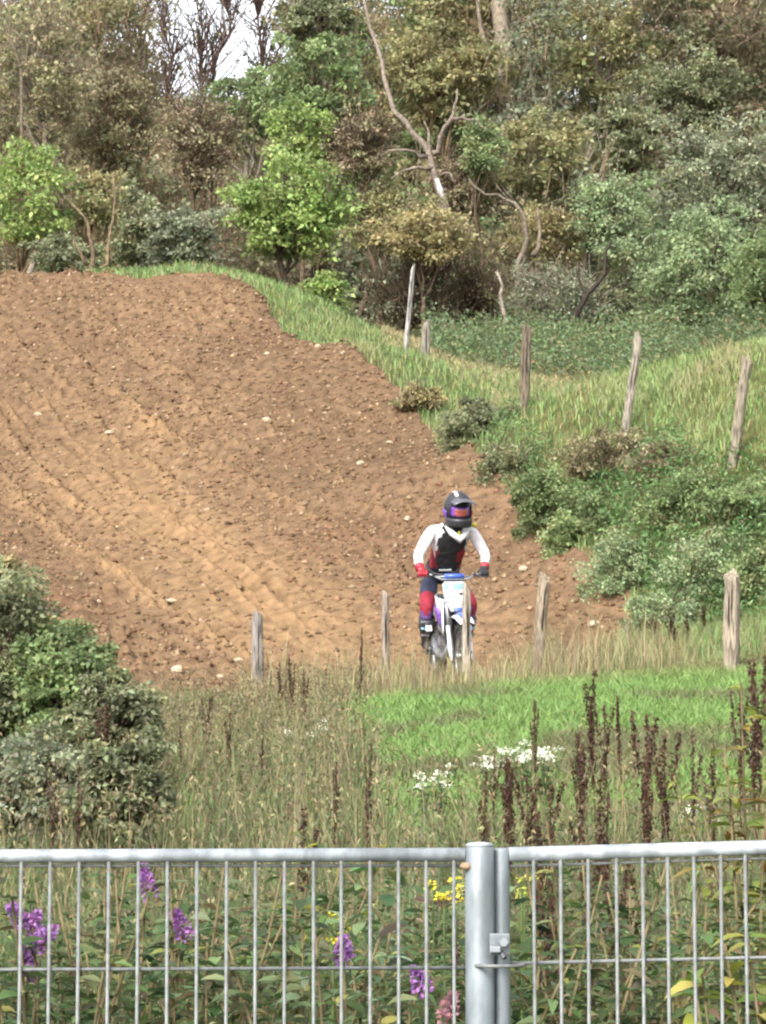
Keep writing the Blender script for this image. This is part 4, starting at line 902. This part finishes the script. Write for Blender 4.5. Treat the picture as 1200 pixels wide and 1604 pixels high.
# ------------------------------------------------------------------ galvanised mesh fence panels
M['galv'] = mat('galvanised_steel', (.32, .35, .375), .5, .15, noise=.4, nscale=26, bump=.08, bscale=120, stretch=(1, 1, .4), spec=.5)
M['galv_post'] = mat('galvanised_post', (.165, .19, .205), .5, .15, noise=.42, nscale=22, bump=.08, bscale=120, stretch=(1, 1, .35), spec=.5)
M['galv_wire'] = mat('galvanised_wire', (.155, .165, .16), .55, .2, noise=.3, nscale=60, spec=.4)
M['rust'] = mat('rusty_weld', (.25, .17, .11), .85, .1, noise=.5, nscale=80)
M['dark_steel'] = mat('dark_steel', (.10, .10, .11), .5, .7, noise=.3, nscale=40)
def fence_panel(label, xa, xb, za, zb, Y, wire_x, zw, tube_r, post_x, post_r, over):
    rt = empty('mesh_fence', (post_x, Y, 0)); tag(rt, label, 'fence', 'mesh fence panels')
    lo = lambda p: (p[0] - post_x, p[1] - Y, p[2])
    zf = lambda x: za + (zb - za) * (x - xa) / (xb - xa)
    MB().tube([lo((xa, Y, za)), lo(((xa + xb) / 2, Y, zf((xa + xb) / 2) - .002)), lo((xb, Y, zb))], tube_r, 16).build('top_rail', M['galv'], rt)
    end = xb if abs(xa - post_x) < abs(xb - post_x) else xa
    MB().tube([lo((post_x, Y, -.02)), lo((post_x, Y, zf(post_x) + over - .006)), lo((post_x, Y, zf(post_x) + over))], [post_r, post_r, post_r * .85], 20).build('side_post', M['galv_post'], rt)
    MB().tube([lo((end, Y, -.02)), lo((end, Y, zf(end) + over))], [post_r, post_r], 16).build('side_post', M['galv_post'], rt)
    MB().tube([lo((xa, Y, .14)), lo((xb, Y, .14))], tube_r, 12).build('bottom_rail', M['galv'], rt)
    rs = np.random.default_rng(int(abs(xa) * 100) + 3)
    for x in wire_x:
        a = rs.normal(0, .0012)
        MB().tube([lo((x, Y - .0045, zf(x) - tube_r * .5)), lo((x + a, Y - .0045, .9)), lo((x, Y - .0045, .14))], .0033, 6).build('vertical_wire', M['galv_wire'], rt)
    for q, dz_ in enumerate(zw):
        sg = .0035
        MB().tube([lo((xa, Y + sg, zf(xa) * .5 + za * .5 - dz_[0])), lo(((xa + xb) / 2, Y + sg, (za + zb) / 2 - (dz_[0] + dz_[1]) / 2)), lo((xb, Y + sg, zf(xb) * .5 + zb * .5 - dz_[1]))], .0036 if q else .003, 6).build('horizontal_wire', M['galv_wire'], rt)
    return rt, lo
YF = 5.0; k5 = mpp(YF); fx = lambda p: (p - 600) * k5
zrow = lambda p: at(600, p, YF)[2]
wl = [38, 83, 128, 174, 220, 265, 311, 357, 402, 447, 492, 535, 580, 624, 667]
wl = [38 - 46 * i for i in range(22, 0, -1)] + wl + [710]
rail_l = zrow(1341)
fpL, loL = fence_panel('galvanised mesh fence panel on the left with the thicker end post', fx(-1020), fx(728), rail_l, zrow(1339), YF, [fx(p) for p in wl],
            [(.017, .018), (zrow(1341) - zrow(1524), zrow(1339) - zrow(1516))] + [(.2 * i + .2, .2 * i + .19) for i in range(2, 6)], .0118, fx(750), .0245, .016)
MB().ell((0, 0, zrow(1339) + .016), (.0248, .0248, .006), 16, 6).build('post_cap', M['galv'], fpL)
MB().ell((-.022, -.012, zrow(1357)), (.012, .010, .007), 10, 6).build('weld', M['rust'], fpL)
YF2 = 5.02
wr = [835, 877, 920, 964, 1005, 1044, 1085, 1127, 1165, 1206] + [1206 + 41 * i for i in range(1, 26)]
fpR, loR = fence_panel('galvanised mesh fence panel on the right with rail sloping upward', fx(797), fx(2250), zrow(1339), zrow(1339) + .0000 + (fx(2250) - fx(797)) * .030, YF2, [fx(p) for p in wr],
            [(.019, .019), (zrow(1339) - zrow(1510), zrow(1339) - zrow(1510) + .012)] + [(.2 * i + .2, .2 * i + .2) for i in range(2, 6)], .0126, fx(785), .0138, .012)
# clamp that joins the panels
cz = zrow(1478); cl_ = empty('fence_clamp', (fx(778), YF - .034, cz)); tag(cl_, 'small steel clamp with bolt joining the two fence posts', 'clamp')
MB().box((.002, 0, 0), (.034, .012, .036)).build('clamp_plate', M['galv_post'], cl_, smooth=False, bevel=.002)
MB().box((-.006, -.010, -.008), (.018, .012, .010)).build('lug', M['galv'], cl_, smooth=False, bevel=.0015)
MB().tube([(.008, -.004, .004), (.008, -.022, .004)], .0075, 6).build('bolt_head', M['galv'], cl_, smooth=False)
MB().tube([(.004, -.006, -.012), (.010, -.014, -.022)], .0045, 6).build('bolt_thread', M['dark_steel'], cl_, smooth=False)
MB().torus((0, .034, -.036), (0, 0, 1), .043, .0035, 28, 6, sx=1).build('tie_wire', M['galv_wire'], cl_)

# ------------------------------------------------------------------ motorcycle and rider (local frame: +Y forward, +X rider's right, Z up)
YAW = R(190); NOSE = R(-7); LEAN = R(1.5)
bx_, by_ = at(704, 1087, 27.0)[0], 27.0
bz_ = float(HD(bx_, by_)[0])
def pm(name, c, rough=.4, coat=0, metal=0, noise=.18, ns=14): return mat(name, c, rough, metal, noise=noise, nscale=ns, coat=coat)
M['white_plastic'] = pm('white_plastic', (.60, .61, .62), .35); M['sky_plastic'] = pm('light_blue_plastic', (.17, .40, .52), .35)
M['blue_plastic'] = pm('blue_plastic', (.05, .10, .42), .35); M['purple_plastic'] = pm('purple_plastic', (.15, .06, .34), .4)
M['black_plastic'] = pm('black_plastic', (.022, .022, .026), .45); M['rubber'] = pm('dusty_rubber', (.035, .032, .03), .9, noise=.3)
M['alloy'] = pm('alloy', (.30, .31, .33), .4, metal=.7); M['steel_frame'] = pm('frame_paint', (.10, .10, .12), .4, metal=.3)
M['red_plastic'] = pm('red_plastic', (.34, .014, .028), .4)
M['white_cloth'] = mat('white_jersey', (.66, .63, .65), .9, noise=.16, nscale=18, bump=1.0, bscale=16)
M['black_cloth'] = mat('black_jersey', (.022, .020, .024), .9, noise=.3, nscale=18, bump=1.0, bscale=16)
M['red_cloth'] = mat('red_jersey', (.25, .012, .03), .85, noise=.3, nscale=18, bump=1.0, bscale=16)
M['purple_cloth'] = mat('purple_cloth', (.15, .07, .25), .85, noise=.3, nscale=18)
M['navy_cloth'] = mat('navy_trousers', (.018, .022, .05), .85, noise=.3, nscale=18, bump=.4, bscale=30)
M['lens'] = mat('goggle_lens', (.42, .10, .09), .12, coat=.6)
M['yellow'] = mat('yellow_print', (.55, .48, .06), .6)
moto = empty('motorcycle', (bx_, by_, bz_), (NOSE, LEAN, YAW)); tag(moto, 'small off-road motorcycle with white and blue front plate ridden toward the viewer', 'motorcycle')

def wheel(name, c, Rw, wt):
    h = MB(); h.tube([(c[0] - .06, c[1], c[2]), (c[0] + .06, c[1], c[2])], .035, 12); h.torus(c, (1, 0, 0), .075, .012, 20, 6)
    ho = h.build(name, M['alloy'], moto)
    t = MB(); t.torus(c, (1, 0, 0), Rw - wt * .55, wt * .55, 40, 10, sx=.95)
    for i in range(34):                                   # knobs
        a = 2 * math.pi * i / 34
        for s in ((-.6, 0, .6) if i % 2 else (-.3, .3)):
            t.box((c[0] + s * wt * .62, c[1] + math.cos(a) * (Rw - .002 - abs(s) * .012), c[2] + math.sin(a) * (Rw - .002 - abs(s) * .012)), (wt * .3, .022, .022), (a, 0, 0))
    o = t.build('tyre', M['rubber'], ho, smooth=False); o['kind'] = 'stuff'
    del o['kind']
    MB().torus(c, (1, 0, 0), Rw - wt * 1.12, .011, 40, 6, sx=1.6).build('rim', M['alloy'], ho)
    sp = MB()
    for i in range(28):
        a = 2 * math.pi * i / 28; b = a + .35 * (1 if i % 2 else -1); s = .035 * (1 if i % 2 else -1)
        sp.tube([(c[0] + s, c[1] + math.cos(a) * .04, c[2] + math.sin(a) * .04), (c[0], c[1] + math.cos(b) * (Rw - wt * 1.1), c[2] + math.sin(b) * (Rw - wt * 1.1))], .0018, 4)
    so = sp.build('spokes', M['alloy'], ho); so['kind'] = 'stuff'
    return ho
FA = Vector((0, .63, .34)); RA = Vector((0, -.62, .31))
wheel('front_wheel', FA, .34, .075); wheel('rear_wheel', RA, .31, .095)
up = Vector((0, -math.tan(R(27)), 1)).normalized()
for s in (-1, 1):
    b = FA + Vector((s * .095, -.02, -.02)); t = b + up * .83
    fl = MB().tube([b, b + up * .36], [.028, .026], 12).tube([b + up * .34, t], [.022, .022], 12).build('fork_leg', M['alloy'], moto)
    g = MB(); g.sheet([[b + up * u + Vector((s * (.012 + .02 * math.cos(a)), .036 * math.sin(a) + .012, 0)) for a in np.linspace(.1, 2.6, 6)] for u in np.linspace(-.02, .36, 5)], .004)
    g.build('fork_guard', M['white_plastic'], fl)
top = FA + up * .80
MB().box(top + Vector((0, -.03, -.02)), (.24, .07, .03), (R(27), 0, 0)).build('triple_clamp', M['alloy'], moto, False, .006)
MB().box(top - up * .2 + Vector((0, -.03, 0)), (.24, .07, .03), (R(27), 0, 0)).build('triple_clamp', M['alloy'], moto, False, .006)
# front fender
fd = MB(); fd.sheet([[((u - .0) * (.052 + .045 * math.sin(math.pi * min(1, .25 + .6 * w_))), .42 + .52 * w_, .74 + .05 * math.sin(math.pi * w_ * .9) - .05 * w_ - .03 * u * u) for u in np.linspace(-1, 1, 9)] for w_ in np.linspace(0, 1, 9)], .005)
fo = fd.build('front_fender', M['white_plastic'], moto)
MB().sheet([[(u * .05, .50 + .34 * w_, .752 + .05 * math.sin(math.pi * (.15 + .65 * w_) * .9) - .05 * (.15 + .65 * w_) - .02 * u * u + .009) for u in np.linspace(-1, 1, 5)] for w_ in np.linspace(0, 1, 5)], .002).build('fender_stripe', M['blue_plastic'], fo)
# number plate
def plate_pt(u, w_, off=0):                              # u across -1..1, w_ up 0..1
    wd = .075 + .05 * min(1, w_ * 1.6) - (.02 * max(0, w_ - .85) / .15)
    p = FA + up * (.50 + .33 * w_) + Vector((u * wd, .075 + off - .045 * u * u, 0)); return p
po = MB().sheet([[plate_pt(u, w_) for u in np.linspace(-1, 1, 9)] for w_ in np.linspace(0, 1, 9)], .006).build('number_plate', M['white_plastic'], moto)
def plate_panel(u0, u1, w0, w1, m, nm, off=.008): MB().sheet([[plate_pt(u, w_, off) for u in np.linspace(u0, u1, 5)] for w_ in np.linspace(w0, w1, 4)], .003).build(nm, m, po)
plate_panel(-.85, .9, .76, .95, M['sky_plastic'], 'plate_panel'); plate_panel(.1, .85, .44, .56, M['sky_plastic'], 'plate_panel')
plate_panel(-.62, -.2, .56, .64, M['black_plastic'], 'plate_mark', .010); plate_panel(-.6, .6, .02, .14, M['blue_plastic'], 'plate_panel')
plate_panel(-.55, .55, .20, .36, M['white_plastic'], 'plate_panel', .009)
# handlebar
BC = top + Vector((0, .0, .085)); hb = MB()
hb.tube([(-.37, BC.y - .06, BC.z + .01), (-.24, BC.y - .02, BC.z + .015), (-.13, BC.y + .005, BC.z - .035), (.13, BC.y + .005, BC.z - .035), (.24, BC.y - .02, BC.z + .015), (.37, BC.y - .06, BC.z + .01)], .0125, 10)
hb.tube([(-.19, BC.y - .005, BC.z - .005), (.19, BC.y - .005, BC.z - .005)], .008, 8)
ho = hb.build('handlebar', M['alloy'], moto)
MB().tube([(-.10, BC.y + .003, BC.z - .003), (.10, BC.y + .003, BC.z - .003)], .027, 12).build('bar_pad', M['blue_plastic'], ho)
for s in (-1, 1):
    MB().tube([(s * .375, BC.y - .062, BC.z + .01), (s * .25, BC.y - .025, BC.z + .015)], .017, 10).build('grip', M['black_plastic'], ho)
    MB().tube([(s * .23, BC.y + .01, BC.z), (s * .27, BC.y + .045, BC.z - .008), (s * .385, BC.y + .035, BC.z - .01)], [.008, .006, .005], 6).build('lever', M['black_plastic'], ho)
    MB().box((s * .215, BC.y - .005, BC.z + .012), (.03, .035, .03)).build('lever_perch', M['black_plastic'], ho, False, .004)
# tank, shrouds, seat, frame, engine
MB().ell((0, .12, .80), (.12, .20, .12), 16, 10, fn=lambda q, p: Vector((p.x * (1 - .25 * q.y), p.y, p.z + .05 * q.y))).build('fuel_tank', M['white_plastic'], moto)
for s in (-1, 1):
    sh = MB().sheet([[(s * (.13 + .05 * math.sin(math.pi * a) * (1 - b)), .36 - .34 * a, .90 - .36 * b + .05 * a) for a in np.linspace(0, 1, 7)] for b in np.linspace(0, 1, 6)], .006).build('radiator_shroud', M['white_plastic'], moto)
    MB().sheet([[(s * (.146 + .05 * math.sin(math.pi * a) * (1 - b)), .33 - .26 * a, .80 - .2 * b + .05 * a) for a in np.linspace(.1, .9, 5)] for b in np.linspace(0, 1, 4)], .004).build('shroud_graphic', M['purple_plastic'] if s > 0 else M['blue_plastic'], sh)
    MB().box((s * .105, .30, .70), (.09, .03, .24)).build('radiator', M['steel_frame'], moto, False, .004)
    MB().sheet([[(s * (.10 + .02 * b), -.20 - .30 * a, .82 - .22 * b + .06 * a) for a in np.linspace(0, 1, 5)] for b in np.linspace(0, 1, 4)], .006).build('side_panel', M['white_plastic'], moto)
    MB().box((s * .16, -.12, .345), (.10, .05, .018)).build('footpeg', M['alloy'], moto, False, .004)
    MB().tube([(s * .06, .24, .84), (s * .12, .10, .62), (s * .13, -.12, .36), (s * .10, .10, .28), (s * .05, .26, .42), (s * .03, .30, .80)], .017, 8).build('frame', M['steel_frame'], moto)
    MB().tube([(s * .09, -.12, .40), (s * .095, -.4, .34), (s * .085, -.64, .31)], [.03, .025, .02], 8).build('swingarm', M['alloy'], moto)
MB().ell((0, -.22, .86), (.085, .40, .055), 14, 8, fn=lambda q, p: Vector((p.x, p.y, p.z + .05 * q.y * q.y))).build('seat', M['black_plastic'], moto)
MB().sheet([[(u * (.09 - .03 * w_), -.50 - .38 * w_, .86 + .06 * w_ - .03 * u * u) for u in np.linspace(-1, 1, 7)] for w_ in np.linspace(0, 1, 6)], .005).build('rear_fender', M['white_plastic'], moto)
en = MB().box((0, .06, .42), (.20, .28, .20)).tube([(-.125, .0, .42), (.13, .0, .42)], .095, 14).tube([(0, .12, .5), (0, .18, .68)], .07, 10)
en.build('engine', M['steel_frame'], moto, False, .01)
MB().tube([(.03, .20, .56), (.06, .33, .44), (.10, .26, .30), (.14, .02, .36), (.13, -.2, .60), (.13, -.42, .66), (.13, -.62, .72)], [.02, .03, .04, .045, .03, .04, .04], 10).build('exhaust', M['alloy'], moto)

moto.scale = (.89, .89, .89); BC = BC * .89
# rider -----------------------------------------------------------------
person = empty('person', (bx_, by_, bz_), (NOSE, LEAN, YAW)); tag(person, 'rider in white sleeved black and red kit with full face helmet on the motorcycle', 'person')
J = dict(pel=(0, -.36, 1.02), sp=(-.015, -.26, 1.16), ch=(-.03, -.10, 1.34), nb=(-.045, .00, 1.475), hd=(-.06, .06, 1.56))
J['shR'] = (.145, -.05, 1.435); J['shL'] = (-.215, -.05, 1.435); J['elR'] = (.285, -.015, 1.19); J['elL'] = (-.35, -.015, 1.19)
wy = BC.y - .105
J['wrR'] = (.297, wy, BC.z + .07); J['wrL'] = (-.305, wy, BC.z + .07)
for s, n_ in ((1, 'R'), (-1, 'L')):
    J['hp' + n_] = (s * .105, -.37, .97); J['kn' + n_] = (s * .21, .0, .74); J['an' + n_] = (s * .17, -.18, .385); J['to' + n_] = (s * .17, -.03, .34)
rad = dict(pel=(.20, .15), sp=(.205, .14), ch=(.22, .15), nb=(.075, .075), hd=(.06, .06), shR=(.072,) * 2, shL=(.072,) * 2, elR=(.052,) * 2, elL=(.052,) * 2, wrR=(.036,) * 2, wrL=(.036,) * 2,
           hpR=(.10,) * 2, hpL=(.10,) * 2, knR=(.072,) * 2, knL=(.072,) * 2, anR=(.045,) * 2, anL=(.045,) * 2, toR=(.04,) * 2, toL=(.04,) * 2)
E = [('pel', 'sp'), ('sp', 'ch'), ('ch', 'nb'), ('nb', 'hd')] + [e for n_ in 'RL' for e in (('ch', 'sh' + n_), ('sh' + n_, 'el' + n_), ('el' + n_, 'wr' + n_), ('pel', 'hp' + n_), ('hp' + n_, 'kn' + n_), ('kn' + n_, 'an' + n_), ('an' + n_, 'to' + n_))]
names = list(J); me = bpy.data.meshes.new('rider_rig'); me.from_pydata([J[k] for k in names], [(names.index(a), names.index(b)) for a, b in E], [])
tmp = bpy.data.objects.new('rider_rig', me); C.objects.link(tmp)
md = tmp.modifiers.new('skin', 'SKIN'); md.use_smooth_shade = True; md.branch_smoothing = .6
for i, k_ in enumerate(names):
    me.skin_vertices[0].data[i].radius = rad[k_]; me.skin_vertices[0].data[i].use_root = (k_ == 'pel')
sb = tmp.modifiers.new('sub', 'SUBSURF'); sb.levels = sb.render_levels = 2
dg = bpy.context.evaluated_depsgraph_get(); bm_ = bpy.data.meshes.new_from_object(tmp.evaluated_get(dg)); bpy.data.objects.remove(tmp)
body = bpy.data.objects.new('body', bm_); C.objects.link(body); body.parent = person
for m in ('black_cloth', 'white_cloth', 'red_cloth', 'navy_cloth', 'purple_cloth', 'white_plastic'): bm_.materials.append(M[m])
def seg_d(p, a, b):
    a, b = Vector(J[a]), Vector(J[b]); t = max(0, min(1, (p - a).dot(b - a) / (b - a).length_squared)); return (p - a - (b - a) * t).length, t
for f in bm_.polygons:
    p = Vector(f.center); best = min(((*seg_d(p, a, b), a, b) for a, b in E), key=lambda q: q[0]); t, a, b = best[1], best[2], best[3]
    mi = 0
    if a[:2] in ('sh', 'el'): mi = 2 if (a[:2] == 'el' and t > .86) else 1
    elif a == 'ch' and b[:2] == 'sh': mi = 1 if t > .62 else 0
    elif (a, b) in (('sp', 'ch'), ('pel', 'sp')):
        cx = p.x + .02; mi = 2 if abs(cx) > .10 and p.z > 1.06 else (3 if p.z < 1.10 else 0)
    elif a == 'pel': mi = 3
    elif a[:2] == 'hp': mi = 3 if t < .74 else 2
    elif a[:2] == 'kn': mi = 2 if t < .16 else (4 if t < .26 else 3)
    f.material_index = mi; f.use_smooth = True
# belt
MB().torus((-.005, -.30, 1.085), (.06, .55, .83), .15, .016, 28, 6, sx=1.2).build('belt', M['black_plastic'], body)
MB().box((-.005, -.195, 1.05), (.12, .008, .018), (R(-30), 0, 0)).build('belt_buckle', M['white_plastic'], body, False, .002)
# white collar
MB().tube([(-.165, .08, 1.465), (-.13, .15, 1.40), (-.065, .185, 1.34), (.0, .15, 1.40), (.035, .08, 1.465)], [.022, .030, .036, .030, .022], 8).build('collar', M['white_plastic'], body)
MB().ell((-.064, .165, 1.40), (.016, .012, .022), 8, 6).build('collar_mark', M['yellow'], body)
MB().ell((-.245, -.03, 1.468), (.03, .04, .022), 8, 6).build('shoulder_mark', M['yellow'], body)
# helmet
HC = Vector((-.07, .085, 1.635)); HR = Euler((R(-16), 0, R(3)))
hm = empty('helmet_frame'); bpy.data.objects.remove(hm)
def hp(v): return HC + HR.to_matrix() @ Vector(v)
he = MB(); he.ell((0, 0, 0), (.128, .155, .140), 28, 18, keep=lambda q: not (q.y > .35 and -.42 < q.z < .30 and abs(q.x) < .80))
for row in range(1):
    he.sheet([[(.112 * math.sin(a) * (1 + .0), .02 + .165 * math.cos(a) ** .8 if math.cos(a) > 0 else .02, -.075 - .075 * w_ + .02 * math.cos(a)) for a in np.linspace(-1.5, 1.5, 15)] for w_ in np.linspace(0, 1, 4)], .022)
heo = he.build('helmet', M['black_plastic'], person); heo.location = HC; heo.rotation_euler = HR; heo.scale = (1.0, 1.02, 1.06)
MB().sheet([[(u * .105, .085 + .155 * w_, .098 + .018 * w_ - .03 * u * u + .012 * math.sin(3 * w_)) for u in np.linspace(-1, 1, 9)] for w_ in np.linspace(0, 1, 6)], .006).build('visor', M['steel_frame'], heo)
MB().sheet([[(.035 + u * .016, -.06 + .13 * w_, .139 - .02 * (w_ - .5) ** 2 * 4) for u in np.linspace(-1, 1, 4)] for w_ in np.linspace(0, 1, 5)], .006).build('crown_glint', M['white_plastic'], heo)  # glint on the black helmet top, put in as a white strip
MB().sheet([[(.100 * math.sin(a), .015 + .128 * math.cos(a), -.052 + .088 * w_) for a in np.linspace(-1.25, 1.25, 13)] for w_ in np.linspace(0, 1, 5)], .012).build('goggles', M['purple_plastic'], heo)
MB().sheet([[(.086 * math.sin(a), .030 + .128 * math.cos(a), -.040 + .064 * w_) for a in np.linspace(-1.1, 1.1, 13)] for w_ in np.linspace(0, 1, 5)], .006).build('goggle_lens', M['lens'], heo)
MB().box((0, .178, -.098), (.05, .012, .022)).build('mouth_vent', M['red_plastic'], heo, False, .003)
for s in (-1, 1):
    MB().sheet([[(s * (.126 - .012 * w_), -.05 + .10 * u, -.02 - .07 * w_) for u in np.linspace(0, 1, 4)] for w_ in np.linspace(0, 1, 4)], .010).build('side_graphic', M['purple_plastic'] if s > 0 else M['red_plastic'], heo)
# gloves: palm, four fingers round the grip, thumb underneath
for s, n_ in ((1, 'R'), (-1, 'L')):
    g = MB(); wr = Vector(J['wr' + n_]); gc = Vector((s * .280, BC.y - .044, BC.z + .012))
    ax = Vector((s * .125, -.037, -.005)).normalized(); fw = Vector((0, 1, 0)) - ax * ax.y; fw.normalize(); uz = Vector((0, 0, 1))
    g.tube([wr, wr + (gc - wr) * .45 + uz * .018, gc + uz * .030 - fw * .012], [.034, .040, .036], 10, squash=.72)
    for q in range(4):
        o = gc + ax * (.034 - q * .0225); ln = (.92, 1.05, 1.0, .9)[q]
        g.tube([o + uz * .032 - fw * .012, o + uz * .036 * ln + fw * .014, o + uz * .014 + fw * .034 * ln, o - uz * .014 + fw * .026, o - uz * .022 + fw * .004], [.0115, .0115, .0105, .0095, .008], 7)
    g.tube([gc - ax * .035 + uz * .02 - fw * .03, gc - ax * .052 - uz * .002 - fw * .022, gc - ax * .050 - uz * .022 + fw * .002], [.0125, .0115, .009], 7)
    go = g.build('glove', M['red_plastic'] if s > 0 else M['black_cloth'], person)
    c0 = wr + (Vector(J['el' + n_]) - wr) * .10
    MB().tube([c0 + (wr - c0) * 1.6, c0, c0 + (Vector(J['el' + n_]) - wr) * .12], [.043, .044, .042], 12).build('cuff', M['red_plastic'], go)
# boots
for s, n_ in ((1, 'R'), (-1, 'L')):
    kn, an, to = Vector(J['kn' + n_]), Vector(J['an' + n_]), Vector(J['to' + n_])
    b = MB(); b.tube([kn + (an - kn) * .34, kn + (an - kn) * .6, an + Vector((0, .0, .03)), an + Vector((0, .01, -.035))], [.078, .074, .060, .058], 14)
    b.tube([an + Vector((0, -.06, -.035)), an + Vector((0, .0, -.03)), to + Vector((0, .0, -.005)), to + Vector((0, .05, -.012))], [.044, .052, .046, .030], 12, squash=.8)
    bo = b.build('boot', M['black_plastic'], person)
    MB().box(kn + (an - kn) * .55 + Vector((0, .074, .01)), (.06, .018, .13), (R(27), 0, 0), .85).build('shin_plate', M['white_plastic'], bo, False, .008)
    MB().box((an + to) / 2 + Vector((0, 0, -.066)), (.085, .28, .022)).build('boot_sole', M['black_plastic'], bo, False, .005)
    for u in (.45, .62, .8):
        p = kn + (an - kn) * u; MB().box(p + Vector((s * .03, .066, 0)), (.075, .02, .022), (R(25), 0, 0)).build('boot_buckle', M['steel_frame'] if u != .62 else M['sky_plastic'], bo, False, .003)
